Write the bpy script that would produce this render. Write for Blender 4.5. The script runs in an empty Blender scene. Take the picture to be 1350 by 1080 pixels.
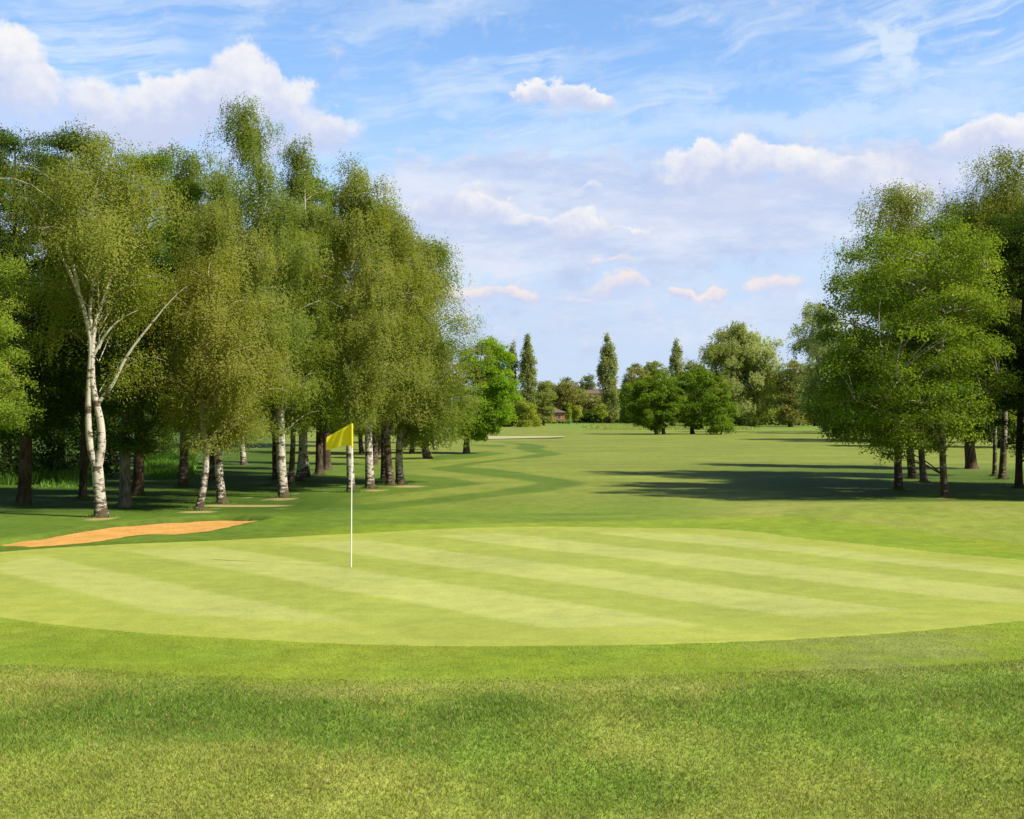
import bpy, math
import numpy as np
from mathutils import Vector
C = bpy.context.scene.collection
SC = bpy.context.scene
R = math.radians
F, HX, HY, EYE = 1600.0, 675.0, 545.0, 2.28
SUN_AZ, SUN_EL = R(112), R(43)          # clockwise from the view direction, height above the horizon
rng = np.random.default_rng(7)

# ------------------------------------------------------------------ helpers
def link(o, parent=None):
    C.objects.link(o)
    if parent is not None: o.parent = parent
    return o
def tag(o, label=None, cat=None, group=None, kind=None):
    if label: o['label'] = label
    if cat: o['category'] = cat
    if group: o['group'] = group
    if kind: o['kind'] = kind
    return o
def empty(name, loc):
    o = bpy.data.objects.new(name, None); o.location = loc; o.empty_display_size = .3
    return link(o)
def mesh_np(name, V, faces, mat, parent=None, attr=None, smooth=False, col=None, loc=None):
    """faces: list of (m x k) index arrays"""
    me = bpy.data.meshes.new(name)
    V = np.asarray(V, dtype=np.float32)
    me.vertices.add(len(V)); me.vertices.foreach_set('co', V.ravel())
    loops = np.concatenate([f.ravel() for f in faces]).astype(np.int32)
    tot = np.concatenate([np.full(len(f), f.shape[1]) for f in faces]).astype(np.int32)
    st = np.concatenate([[0], np.cumsum(tot)[:-1]]).astype(np.int32)
    me.loops.add(len(loops)); me.loops.foreach_set('vertex_index', loops)
    me.polygons.add(len(tot)); me.polygons.foreach_set('loop_start', st)
    me.update(calc_edges=True)
    me.polygons.foreach_set('use_smooth', np.full(len(tot), bool(smooth)))
    if attr is not None:
        a = me.attributes.new('tint', 'FLOAT', 'FACE'); a.data.foreach_set('value', np.asarray(attr, np.float32))
    if col is not None:
        a = me.attributes.new('turf', 'FLOAT_COLOR', 'POINT')
        cc = np.ones((len(V), 4), np.float32); cc[:, :3] = col; a.data.foreach_set('color', cc.ravel())
    me.materials.append(mat); me.update()
    o = bpy.data.objects.new(name, me)
    if loc is not None: o.location = loc
    return link(o, parent)
def unit(v): return v / np.maximum(np.linalg.norm(v, axis=-1, keepdims=True), 1e-9)
def sstep(a, b, x):
    t = np.clip((x - a) / (b - a), 0, 1); return t * t * (3 - 2 * t)
_PH = rng.uniform(0, 6.28, (40, 2)); _DR = rng.uniform(0, 6.28, 40)
def wav(x, y, scale, seed=0, n=7):
    """cheap smooth noise, about -1..1"""
    s = 0; amp = 0
    for i in range(n):
        k = (i * 5 + seed * 3) % 40; f = (0.55 + 0.35 * i) / scale; a = 1 / (1 + .35 * i)
        s = s + a * np.sin((x * math.cos(_DR[k]) + y * math.sin(_DR[k])) * f * 3 + _PH[k, 0]); amp += a * a
    return s / math.sqrt(amp) / 1.2
def vnoise(x, y, scale, seed):
    xi = np.floor(x / scale).astype(np.int64); yi = np.floor(y / scale).astype(np.int64)
    fx = x / scale - xi; fy = y / scale - yi; fx = fx * fx * (3 - 2 * fx); fy = fy * fy * (3 - 2 * fy)
    def h(a, b):
        n = (a * 374761393 + b * 668265263 + seed * 974634777) & 0x7fffffff
        n = ((n ^ (n >> 13)) * 1274126177) & 0x7fffffff
        return ((n ^ (n >> 16)) & 0xffff) / 65535.0
    return (h(xi, yi) * (1 - fx) + h(xi + 1, yi) * fx) * (1 - fy) + (h(xi, yi + 1) * (1 - fx) + h(xi + 1, yi + 1) * fx) * fy
def fbm(x, y, scale, seed=1, o=4):
    s = 0; a = .5; t = 0
    for i in range(o):
        s = s + a * vnoise(x + 17.3 * i, y - 9.1 * i, scale / 2 ** i, seed + i); t += a; a *= .55
    return s / t
def flat_px(p):
    p = np.asarray(p, float); D = EYE * F / (p[:, 1] - HY)
    return np.stack([(p[:, 0] - HX) / F * D, D], 1)
def inside(P, X, Y):
    c = np.zeros(X.shape, bool); n = len(P); j = n - 1
    for i in range(n):
        (xi, yi), (xj, yj) = P[i], P[j]
        if yi != yj:
            c ^= ((yi > Y) != (yj > Y)) & (X < (xj - xi) * (Y - yi) / (yj - yi) + xi)
        j = i
    return c
def sdist(P, X, Y):
    """signed distance to a polygon, positive inside"""
    d = np.full(X.shape, 1e9); n = len(P)
    for i in range(n):
        a = P[i]; b = P[(i + 1) % n]; ex, ey = b - a; L = ex * ex + ey * ey + 1e-12
        t = np.clip(((X - a[0]) * ex + (Y - a[1]) * ey) / L, 0, 1)
        d = np.minimum(d, (X - a[0] - t * ex) ** 2 + (Y - a[1] - t * ey) ** 2)
    return np.where(inside(P, X, Y), 1, -1) * np.sqrt(d)
def smooth_poly(P, n=6):
    """closed Catmull-Rom through the points"""
    P = np.asarray(P, float); out = []; m = len(P)
    for i in range(m):
        a, b, c, d = P[i - 1], P[i], P[(i + 1) % m], P[(i + 2) % m]
        for k in range(n):
            t = k / n
            out.append(.5 * (2 * b + (c - a) * t + (2 * a - 5 * b + 4 * c - d) * t * t + (3 * b - a - 3 * c + d) * t ** 3))
    return np.array(out)

# ------------------------------------------------------------------ layout of the course (plan, metres)
GREEN = smooth_poly(flat_px([(0, 727), (150, 718), (300, 711.5), (450, 705), (600, 698), (750, 695.5), (900, 697.5), (990, 702),
    (1060, 711), (1150, 719), (1250, 729), (1350, 738), (1500, 757), (1590, 780), (1500, 806), (1350, 818), (1230, 830), (1100, 840),
    (950, 848), (800, 852), (640, 852), (450, 848), (300, 842), (150, 832), (0, 814), (-110, 790), (-130, 760), (-70, 738)]), 5)
FRINGE = smooth_poly(flat_px([(850, 689), (1000, 690), (1120, 696), (1250, 708), (1350, 719), (1560, 745), (1720, 790), (1560, 852), (1350, 870),
    (1200, 880), (1000, 886), (800, 890), (500, 891), (300, 889), (100, 880), (-100, 868), (-300, 835), (-280, 770), (-150, 733), (0, 721),
    (200, 713), (400, 701), (600, 693)]), 4)
BUNK = smooth_poly(flat_px([(-10, 715), (60, 705.5), (130, 697), (200, 691), (260, 687.5), (310, 687), (350, 690), (325, 694.5), (250, 703.5),
    (210, 704), (170, 707), (110, 716), (40, 720)]), 4)
FARB = smooth_poly(flat_px([(610, 577.6), (640, 576.9), (690, 576.6), (742, 576.8), (735, 577.9), (680, 578.7), (630, 578.8)]), 4)
def z1(pts): return flat_px([(480 + a / 3.375, 560 + b / 3.375) for a, b in pts])
ZIG = [z1([(-60, 400), (0, 390), (300, 352), (600, 320), (840, 292), (990, 263), (880, 240), (640, 207), (435, 188), (600, 163), (780, 143), (888, 130),
           (790, 108), (815, 96), (700, 82), (600, 74), (570, 68), (690, 92), (668, 105), (772, 127), (640, 150), (430, 175), (278, 195), (440, 217), (640, 240),
           (785, 262), (600, 292), (300, 322), (0, 358), (-60, 366)]),
       z1([(-150, 335), (0, 320), (300, 290), (540, 262), (380, 235), (200, 222), (0, 226), (-150, 240)]),
       z1([(300, 160), (480, 147), (650, 128), (540, 119), (300, 138)]),
       z1([(480, 90), (640, 92), (620, 100), (480, 98)]),
       z1([(150, 400), (430, 415), (700, 430), (430, 440), (-100, 430), (-100, 400)])]
HILLC = (80, 520)
def h(x, y):
    x = np.asarray(x, float); y = np.asarray(y, float)
    z = 0.025 * wav(x, y, 9, 1) * sstep(26, 45, y) + 0.012 * wav(x, y, 4, 3)
    cr = 10.75 + 0.12 * wav(x, y * 0 + 1, 6, 2) + 0.010 * x * x
    z = z - 0.42 * sstep(0, 5.2, cr - y) - .035 * sstep(0, .5, cr - y)
    z = z + 0.07 * wav(x, y, 3.2, 6) * sstep(.2, 2.5, cr - y)
    # rough mound behind the green on the right, low swell behind the green in the middle
    z = z + 0.30 * np.exp(-((x - 13) / 6.5) ** 2 - ((y - 26.5) / 3.0) ** 2) + 0.14 * np.exp(-((x - 7) / 3) ** 2 - ((y - 26.2) / 1.8) ** 2)
    z = z + 0.10 * np.exp(-((x + 3.4) / 2.6) ** 2 - ((y - 26.0) / 2.0) ** 2)
    # low bank left under the trees
    z = z + 0.12 * sstep(-14, -24, x) * sstep(26, 36, y)
    # the far rise
    z = z + 13.0 * sstep(330, 560, y + 0.05 * np.abs(x)) + 6 * sstep(600, 1400, y)
    return z
def hg(x, y):
    """ground sheet: the land with the hollow of the bunker let in"""
    z = h(x, y); x = np.asarray(x, float); y = np.asarray(y, float)
    m = (x > -13) & (x < -3) & (y > 18) & (y < 29)
    if m.any():
        d = sdist(BUNK, x[m], y[m])
        zz = -0.34 * sstep(-.04, .22, d) + 0.075 * np.exp(-((d + .22) / .28) ** 2) * (d < .1) * sstep(22.8, 24.5, y[m])
        z = z.copy(); z[m] += zz
    g = (np.abs(x) < 40) & (y < 34) & (y > 8)
    return z
def hit(px, py):
    D = EYE * F / max(py - HY, 1.0)
    for _ in range(30):
        x = (px - HX) / F * D; z = float(h(np.array([x]), np.array([D]))[0])
        D = .6 * D + .4 * (EYE - z) * F / (py - HY)
    x = (px - HX) / F * D
    return x, D, float(h(np.array([x]), np.array([D]))[0])

# ------------------------------------------------------------------ materials
def newmat(name):
    m = bpy.data.materials.new(name); m.use_nodes = True; nt = m.node_tree
    for n in list(nt.nodes): nt.nodes.remove(n)
    out = nt.nodes.new('ShaderNodeOutputMaterial')
    return m, nt, out
class NB:
    """small node-graph builder"""
    def __init__(s, nt): s.nt = nt; s.L = nt.links
    def n(s, t, **kw):
        o = s.nt.nodes.new(t)
        for k, v in kw.items(): setattr(o, k, v)
        return o
    def put(s, sock, v):
        if isinstance(v, bpy.types.NodeSocket): s.L.new(v, sock)
        elif v is not None:
            if hasattr(sock.default_value, '__len__') and not hasattr(v, '__len__'): v = (v,) * 3
            if hasattr(v, '__len__') and len(sock.default_value) == 4 and len(v) == 3: v = (*v, 1)
            sock.default_value = v
    def m(s, op, a, b=None, c=None, clamp=False):
        o = s.n('ShaderNodeMath', operation=op, use_clamp=clamp)
        s.put(o.inputs[0], a); s.put(o.inputs[1], b)
        if c is not None: s.put(o.inputs[2], c)
        return o.outputs[0]
    def vm(s, op, a, b=None, scale=None):
        o = s.n('ShaderNodeVectorMath', operation=op); s.put(o.inputs[0], a)
        if b is not None: s.put(o.inputs[1], b)
        if scale is not None: s.put(o.inputs['Scale'], scale)
        return o.outputs[0]
    def noise(s, vec, scale, detail=3, rough=.55, out='Fac', dist=0):
        o = s.n('ShaderNodeTexNoise'); s.put(o.inputs['Vector'], vec); s.put(o.inputs['Scale'], scale)
        o.inputs['Detail'].default_value = detail; o.inputs['Roughness'].default_value = rough; o.inputs['Distortion'].default_value = dist
        return o.outputs[out]
    def rng(s, v, a, b, c=0.0, d=1.0, smooth=True):
        o = s.n('ShaderNodeMapRange', interpolation_type='SMOOTHSTEP' if smooth else 'LINEAR')
        for k, x in zip(('Value', 'From Min', 'From Max', 'To Min', 'To Max'), (v, a, b, c, d)): s.put(o.inputs[k], x)
        return o.outputs[0]
    def mix(s, f, a, b, blend='MIX'):
        o = s.n('ShaderNodeMix', data_type='RGBA', blend_type=blend)
        s.put(o.inputs[0], f); s.put(o.inputs[6], a); s.put(o.inputs[7], b)
        return o.outputs[2]
    def xyz(s, x, y, z):
        o = s.n('ShaderNodeCombineXYZ'); s.put(o.inputs[0], x); s.put(o.inputs[1], y); s.put(o.inputs[2], z); return o.outputs[0]
    def sep(s, v):
        o = s.n('ShaderNodeSeparateXYZ'); s.put(o.inputs[0], v); return o.outputs
    def bsdf(s, col, rough=.8, spec=.2, normal=None):
        o = s.n('ShaderNodeBsdfPrincipled'); s.put(o.inputs['Base Color'], col); s.put(o.inputs['Roughness'], rough)
        o.inputs['Specular IOR Level'].default_value = spec
        if normal is not None: s.L.new(normal, o.inputs['Normal'])
        return o.outputs[0]
    def bump(s, hgt, strength, dist=.02):
        o = s.n('ShaderNodeBump'); s.put(o.inputs['Height'], hgt); o.inputs['Strength'].default_value = strength; o.inputs['Distance'].default_value = dist
        return o.outputs[0]
def leaf_mat(name, ca, cb, cc, trans=.54, spec=.08):
    m, nt, out = newmat(name); b = NB(nt)
    at = b.n('ShaderNodeAttribute', attribute_name='tint').outputs['Fac']
    pos = b.n('ShaderNodeTexCoord').outputs['Object']
    big = b.noise(pos, .9, 2)
    f = b.m('ADD', b.m('MULTIPLY', at, .75), b.m('MULTIPLY', b.m('SUBTRACT', big, .38), .9), clamp=True)
    col = b.mix(b.rng(f, 0, .5), ca, cb); col = b.mix(b.rng(f, .5, 1), col, cc)
    p = b.bsdf(col, .55, spec)
    t = b.n('ShaderNodeBsdfTranslucent'); b.put(t.inputs[0], b.mix(1.0, col, (1.25, 1.3, .55), 'MULTIPLY'))
    mx = b.n('ShaderNodeMixShader'); mx.inputs[0].default_value = trans
    b.L.new(p, mx.inputs[1]); b.L.new(t.outputs[0], mx.inputs[2]); b.L.new(mx.outputs[0], out.inputs[0])
    return m
def bark_birch(name, white=(.50, .455, .385), start=.25, dark_to=1.0):
    m, nt, out = newmat(name); b = NB(nt)
    pos = b.n('ShaderNodeTexCoord').outputs['Object']; s = b.sep(pos)
    st = b.xyz(b.m('MULTIPLY', s[0], 5), b.m('MULTIPLY', s[1], 5), b.m('MULTIPLY', s[2], 13))
    marks = b.noise(st, 1.1, 4, .65)
    pat = b.noise(pos, 3.2, 4, .6)
    low = b.rng(b.m('ADD', s[2], b.m('MULTIPLY', pat, 1.1)), start, dark_to + .7, .35, 0)
    dk = b.rng(b.m('ADD', b.m('ADD', marks, b.m('MULTIPLY', b.m('SUBTRACT', pat, .5), 1.1)), b.m('MULTIPLY', low, .8)), .53, .68)
    wc = b.mix(b.noise(pos, 9, 3), tuple(.72 * k for k in white), tuple(min(.85, 1.18 * k) for k in white))
    col = b.mix(dk, wc, b.mix(pat, (.03, .022, .016), (.13, .09, .055)))
    b.L.new(b.bsdf(col, .8, .2, b.bump(b.m('SUBTRACT', b.noise(pos, 22, 4), dk), .5, .02)), out.inputs[0])
    return m
def bark_dark(name, ca=(.035, .026, .018), cb=(.13, .095, .062)):
    m, nt, out = newmat(name); b = NB(nt)
    pos = b.n('ShaderNodeTexCoord').outputs['Object']; s = b.sep(pos)
    st = b.xyz(b.m('MULTIPLY', s[0], 14), b.m('MULTIPLY', s[1], 14), b.m('MULTIPLY', s[2], 3))
    n1 = b.noise(st, 1.3, 5, .65); n2 = b.noise(pos, 2.2, 3)
    col = b.mix(b.rng(b.m('ADD', b.m('MULTIPLY', n1, .7), b.m('MULTIPLY', n2, .3)), .35, .65), ca, cb)
    b.L.new(b.bsdf(col, .9, .1, b.bump(n1, .8, .03)), out.inputs[0])
    return m
def turf_mat(name, n_amt=1.0, bump=.35, fine=34):
    m, nt, out = newmat(name); b = NB(nt)
    col = b.n('ShaderNodeAttribute', attribute_name='turf').outputs['Color']
    pos = b.n('ShaderNodeNewGeometry').outputs['Position']
    a = b.noise(pos, .45, 5, .6); c = b.noise(pos, 3.1, 5, .65); d = b.noise(pos, fine, 3, .6)
    k = b.m('ADD', b.m('ADD', b.m('MULTIPLY', b.m('SUBTRACT', a, .5), .62 * n_amt), b.m('MULTIPLY', b.m('SUBTRACT', c, .5), 1.0 * n_amt)),
            b.m('MULTIPLY', b.m('SUBTRACT', d, .5), .85 * n_amt))
    k = b.m('MAXIMUM', b.m('ADD', k, 1), .25)
    col2 = b.mix(1.0, col, b.n('ShaderNodeCombineColor').outputs[0], 'MULTIPLY')
    cc = nt.nodes[-1]
    comb = [n for n in nt.nodes if n.type == 'COMBINE_COLOR'][0]
    for i, g in enumerate((1.0, 1.0, 1.0)): b.L.new(k, comb.inputs[i])
    dry = b.rng(b.m('ADD', b.m('MULTIPLY', a, .5), b.m('MULTIPLY', d, .5)), .5, .72, 0, .55 * n_amt)
    col3 = b.mix(dry, col2, b.mix(1.0, col2, (1.22, 1.04, 1.0), 'MULTIPLY'))
    b.L.new(b.bsdf(col3, .85, .12, b.bump(b.m('ADD', d, c), bump, .03)), out.inputs[0])
    return m
def blade_mat(name, trans=.3):
    m, nt, out = newmat(name); b = NB(nt)
    col = b.n('ShaderNodeAttribute', attribute_name='turf').outputs['Color']
    p = b.bsdf(col, .6, .2); t = b.n('ShaderNodeBsdfTranslucent'); b.put(t.inputs[0], col)
    mx = b.n('ShaderNodeMixShader'); mx.inputs[0].default_value = trans
    b.L.new(p, mx.inputs[1]); b.L.new(t.outputs[0], mx.inputs[2]); b.L.new(mx.outputs[0], out.inputs[0])
    return m
def sand_mat(name, ca, cb):
    m, nt, out = newmat(name); b = NB(nt)
    pos = b.n('ShaderNodeNewGeometry').outputs['Position']; s = b.sep(pos)
    rake = b.noise(b.xyz(b.m('MULTIPLY', b.m('ADD', s[0], b.m('MULTIPLY', s[1], .3)), 9), b.m('MULTIPLY', s[1], 1.2), 0), 1.2, 3)
    n = b.noise(pos, 2.2, 5, .65); g = b.noise(pos, 40, 2)
    col = b.mix(b.rng(b.m('ADD', b.m('MULTIPLY', n, .55), b.m('MULTIPLY', g, .45)), .35, .65), ca, cb)
    b.L.new(b.bsdf(col, .95, .05, b.bump(b.m('ADD', b.m('MULTIPLY', rake, .7), b.m('MULTIPLY', n, .7)), .4, .04)), out.inputs[0])
    return m
def plain_mat(name, col, rough=.6, spec=.3, var=.15, scale=6):
    m, nt, out = newmat(name); b = NB(nt)
    pos = b.n('ShaderNodeTexCoord').outputs['Object']
    n = b.noise(pos, scale, 4)
    c = b.mix(n, tuple(k * (1 - var) for k in col), tuple(min(1, k * (1 + var)) for k in col))
    b.L.new(b.bsdf(c, rough, spec), out.inputs[0])
    return m

LM = {
 'birch_olive':  leaf_mat('leaf_birch_olive', (0.175, 0.215, 0.039), (0.253, 0.284, 0.053), (0.361, 0.369, 0.077)),
 'birch_green':  leaf_mat('leaf_birch_green', (0.137, 0.197, 0.032), (0.206, 0.263, 0.045), (0.319, 0.350, 0.067)),
 'birch_gold':   leaf_mat('leaf_birch_gold', (0.194, 0.213, 0.038), (0.280, 0.285, 0.055), (0.390, 0.371, 0.082)),
 'alder':        leaf_mat('leaf_alder', (0.101, 0.172, 0.020), (0.176, 0.249, 0.027), (0.318, 0.375, 0.049)),
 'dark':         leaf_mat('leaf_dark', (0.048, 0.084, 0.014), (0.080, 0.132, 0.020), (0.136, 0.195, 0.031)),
 'maple':        leaf_mat('leaf_maple', (0.129, 0.223, 0.015), (0.216, 0.344, 0.024), (0.367, 0.499, 0.040)),
 'maple_yellow': leaf_mat('leaf_maple_yellow', (0.154, 0.238, 0.031), (0.252, 0.336, 0.049), (0.392, 0.434, 0.084)),
 'field':        leaf_mat('leaf_field', (0.094, 0.150, 0.015), (0.159, 0.243, 0.024), (0.266, 0.350, 0.036)),
 'poplar':       leaf_mat('leaf_poplar', (0.197, 0.240, 0.102), (0.296, 0.332, 0.133), (0.422, 0.436, 0.188)),
 'willow':       leaf_mat('leaf_willow', (0.236, 0.287, 0.096), (0.336, 0.373, 0.125), (0.472, 0.486, 0.181)),  # pale leaf, lifted further with distance haze in the colour
 'silver':       leaf_mat('leaf_silver', (0.248, 0.301, 0.160), (0.354, 0.407, 0.222), (0.496, 0.531, 0.319)),
 'brown':        leaf_mat('leaf_brown', (0.218, 0.208, 0.073), (0.284, 0.278, 0.088), (0.335, 0.377, 0.116)),
 'mixed':        leaf_mat('leaf_mixed', (0.184, 0.236, 0.062), (0.260, 0.300, 0.079), (0.358, 0.354, 0.116)),  # lightened for the far trees, some distance haze is in the colour
 'hazy':         leaf_mat('leaf_hazy', (0.154, 0.210, 0.098), (0.210, 0.259, 0.126), (0.280, 0.315, 0.161)),  # pale and bluish: aerial haze put into the leaf colour
 'yellow':       leaf_mat('leaf_yellow', (0.210, 0.259, 0.039), (0.301, 0.343, 0.053), (0.434, 0.434, 0.084)),
}
BB = bark_birch('bark_birch'); BB2 = bark_birch('bark_birch_grey', (.36, .32, .27), .5, 2.2); BD = bark_dark('bark_brown')
BG = bark_dark('bark_grey', (.07, .06, .05), (.22, .19, .15))

# ------------------------------------------------------------------ trees
def tube(P, r, n):
    P = np.asarray(P, float); r = np.asarray(r, float); k = len(P)
    T = unit(np.gradient(P, axis=0)); ref = np.where(np.abs(T[:, 2:3]) > .9, np.array([[1., 0, 0]]), np.array([[0, 0, 1.]]))
    if abs(T[0, 2]) > .6: ref = np.tile(np.array([[1., .1, 0]]), (k, 1))
    A = unit(np.cross(ref, T)); B = np.cross(T, A)
    th = np.linspace(0, 2 * np.pi, n, endpoint=False)
    V = P[:, None] + r[:, None, None] * (A[:, None] * np.cos(th)[None, :, None] + B[:, None] * np.sin(th)[None, :, None])
    i = np.arange(k - 1)[:, None] * n; j = np.arange(n)[None]; jn = (j + 1) % n
    Q = np.stack([i + j, i + jn, i + n + jn, i + n + j], -1).reshape(-1, 4)
    return V.reshape(-1, 3), Q
class Bag:
    def __init__(s): s.V = []; s.Q = []; s.k = 0
    def add(s, V, Q): s.V.append(V); s.Q.append(Q + s.k); s.k += len(V)
    def tube(s, P, r, n=6): s.add(*tube(P, r, n))
def leaf_quads(c, nrm, L, rg, flat=False):
    n = len(c); a = unit(np.cross(nrm, unit(rg.normal(size=(n, 3))))); b = np.cross(nrm, a)
    L = np.broadcast_to(L, (n,))[:, None] * rg.uniform(.7, 1.25, (n, 1)); W = L * rg.uniform(.5, .72, (n, 1))
    V = np.stack([c - a * L / 2, c + b * W / 2 + nrm * L * .06, c + a * L / 2, c - b * W / 2 + nrm * L * .06], 1).reshape(-1, 3)
    return V, np.arange(4 * n).reshape(-1, 4)
def bez(a, b, c, n): 
    t = np.linspace(0, 1, n)[:, None]; return (1 - t) ** 2 * a + 2 * t * (1 - t) * b + t * t * c
SEED = [100]; BASES = []
def tree(kind, name, label, base, rows, leaf, cat='tree', group=None, bark=None, r0=.14, k=4.2, D=None, lean=0.0, rc=None, fork=None,
         limbs=None, lobes=.24, thin=0.0, twigs=True, stems=None, ls=1.0, fl=None, front=0, top=.93, depth=.9):
    SEED[0] += 1; rg = np.random.default_rng(SEED[0]); lean = lean or rg.normal(0, .12)
    if D is None: bx, D, bz = hit(*base)
    else:
        bx = (base[0] - HX) / F * D; bz = float(h(np.array([bx]), np.array([D]))[0])
    root = empty(name, (bx, D, bz - .02)); tag(root, label, cat, group); r0 = r0 * (.88 if D < 90 else 1)
    sc = D / F
    if D < 60 and kind != 'shrub': BASES.append((bx, D, r0))
    rows = sorted(rows, key=lambda r: r[0], reverse=True)
    z = np.array([EYE + (HY - r[0]) * sc - bz for r in rows]); cx = np.array([((r[1] + r[2]) / 2 - HX) * sc - bx for r in rows]); rr = np.array([(r[2] - r[1]) / 2 * sc for r in rows])
    z = np.concatenate([[z[0] - .25 * rr[0]], z, [z[-1] + .25 * rr[-1]]]); cx = np.concatenate([[cx[0]], cx, [cx[-1]]]); rr = np.concatenate([[rr[0] * .35], rr, [rr[-1] * .25]])
    zf = np.linspace(z[0], z[-1], 60); rf = np.interp(zf, z, rr); W = 2 * rf.max(); Hh = z[-1]
    area = np.trapz(2 * rf, zf); L = max(.05, (.00152 if D < 150 else .0014) * D) * ls * (1 if twigs or D > 100 else 1.5)
    if rc is None: rc = {'birch': .10, 'broad': .115, 'poplar': .15, 'shrub': .12, 'willow': .10}[kind] * W + .08
    nc = int(np.clip(2.3 * area / (rc * rc), 40, 380))
    # clump centres, denser near the crown's skin
    pdf = rf ** 1.15 * (1 - thin * (zf - zf[0] < .35 * (zf[-1] - zf[0]))); cdf = np.cumsum(pdf) / pdf.sum()
    zc = np.interp(rg.random(nc), cdf, zf); th = rg.uniform(0, 2 * np.pi, nc); fr = rg.random(nc) ** .42
    ph = rg.uniform(0, 6.28, 4)
    lob = 1 + lobes * (np.sin(2 * th + ph[0] + zc * 2.2 / W) * .5 + np.sin(3 * th + ph[1] - zc * 5 / W) * .5 + rg.normal(size=nc) * .35)
    rad = np.interp(zc, z, rr) * lob - rc * (.45 if kind in ('birch', 'willow', 'poplar') else .22)
    rad = np.maximum(rad, .35 * np.interp(zc, z, rr))
    Cc = np.stack([np.interp(zc, z, cx) + rad * fr * np.cos(th), rad * fr * np.sin(th) * depth, zc], 1)
    bag = Bag(); nt_ = 12
    axx = lambda q: lean * np.sin(np.clip(q / max(z[1], .5), 0, 1.6) * 1.9) * .5 + cx[-1] * .85 * (np.clip(q - .8 * z[1], 0, None) / max(Hh - .8 * z[1], .1)) ** 1.3
    weep = kind in ('birch', 'willow')
    if weep:      # arching sprays, each carrying a row of leaf clumps
        ns_ = int((nc // 3 + 18) * (1.5 if kind == 'willow' else 1)); pick_ = rg.integers(0, nc, ns_); th = rg.uniform(0, 2 * np.pi, ns_)
        zq = np.interp(rg.random(ns_), np.cumsum(rf ** .85 + .04 * W) / np.sum(rf ** .85 + .04 * W), zf); zc = zq if not thin else zc[pick_]
        fr = np.where(rg.random(ns_) < .78, rg.uniform(.74, 1.10, ns_), rg.uniform(.15, .7, ns_)); rad = np.maximum(np.interp(zc, z, rr) * lob[pick_] + rc * .24, .12 * np.interp(zc, z, rr))
        E = np.stack([np.interp(zc, z, cx) + rad * fr * np.cos(th), rad * fr * np.sin(th) * depth, zc + .06 * W], 1); hd = np.hypot(E[:, 0] - axx(E[:, 2]), E[:, 1])
        za = np.clip(zc - rg.uniform(.35, .85, ns_) * hd, z[1] * .92, None); za = np.minimum(za, Hh * top * .97)
        A_ = np.stack([axx(za), 0 * za, za], 1); ln_ = np.linalg.norm(E - A_, axis=1, keepdims=True)
        M_ = (A_ + E) / 2 + np.array([0, 0, .26]) * ln_ + rg.normal(0, .06, (ns_, 3)) * ln_
        bz_ = lambda t: ((1 - t) ** 2)[..., None] * A_[:, None] + (2 * t * (1 - t))[..., None] * M_[:, None] + (t * t)[..., None] * E[:, None] - np.array([0, 0, .16]) * (t ** 3)[..., None] * ln_[:, None]
        tt_ = np.sort(rg.uniform(.24, 1.03, (ns_, 6)), 1); Cc = bz_(tt_).reshape(-1, 3); nc = len(Cc)
        LN = np.repeat(bz_(np.full((ns_, 1), .25)) [:, 0] - np.array([0, 0, .3 * rc]), 6, 0); near_ = np.arange(nc); rcs = rc * .62
        kfs = np.ones(ns_, bool)
        if front: kfs = ~((E[:, 1] < .06 * W) & (E[:, 2] < .74 * Hh) & (rg.random(ns_) < front)); kk_ = np.repeat(kfs, 6); Cc, LN, near_ = Cc[kk_], LN[kk_], near_[kk_]; nc = len(Cc)
        if D < 60:
            T_ = np.linspace(0, 1, 7)
            Pb = bz_(np.tile(T_, (ns_, 1)))
            for q in np.nonzero(kfs)[0]: bag.tube(Pb[q], np.linspace((.007 + .0045 * ln_[q, 0]) * (.6 if stems else 1), .003, 7), 4)
    else:
        rcs = rc; nl_ = 13 if kind != 'poplar' else 16
        li = rg.permutation(nc)[:nl_]; LC = Cc[li] + (Cc[li] - np.stack([np.interp(Cc[li, 2], z, cx), np.zeros(nl_), Cc[li, 2]], 1)) * .08
        dd = np.linalg.norm(Cc[:, None] - LC[None], axis=2); near_ = np.argmin(dd, 1); LN = LC[near_]
        Cc = Cc + (LN - Cc) * rg.uniform(.02, .30, (nc, 1)) * sstep(1.0, .75, Cc[:, 2:3] / Hh)
    if front and not weep:
        kf = (Cc[:, 1] > -.10 * W) | (Cc[:, 2] > .66 * Hh) | (rg.random(nc) > front); Cc = Cc[kf]; nc = len(Cc); near_ = near_[kf]; LN = LN[kf]
    # ---------------- skeleton
    zt = np.linspace(0, Hh * top, nt_); tt = zt / (Hh * top)
    wob = np.cumsum(rg.normal(0, .012 * Hh / nt_ * 3, (nt_, 2)), 0) * tt[:, None]
    trunk = np.stack([axx(zt) + wob[:, 0] + 0, wob[:, 1], zt], 1)
    tr = r0 * ((1 - tt) ** .8 * .93 + .05); 
    samples = []
    limbset = []
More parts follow.
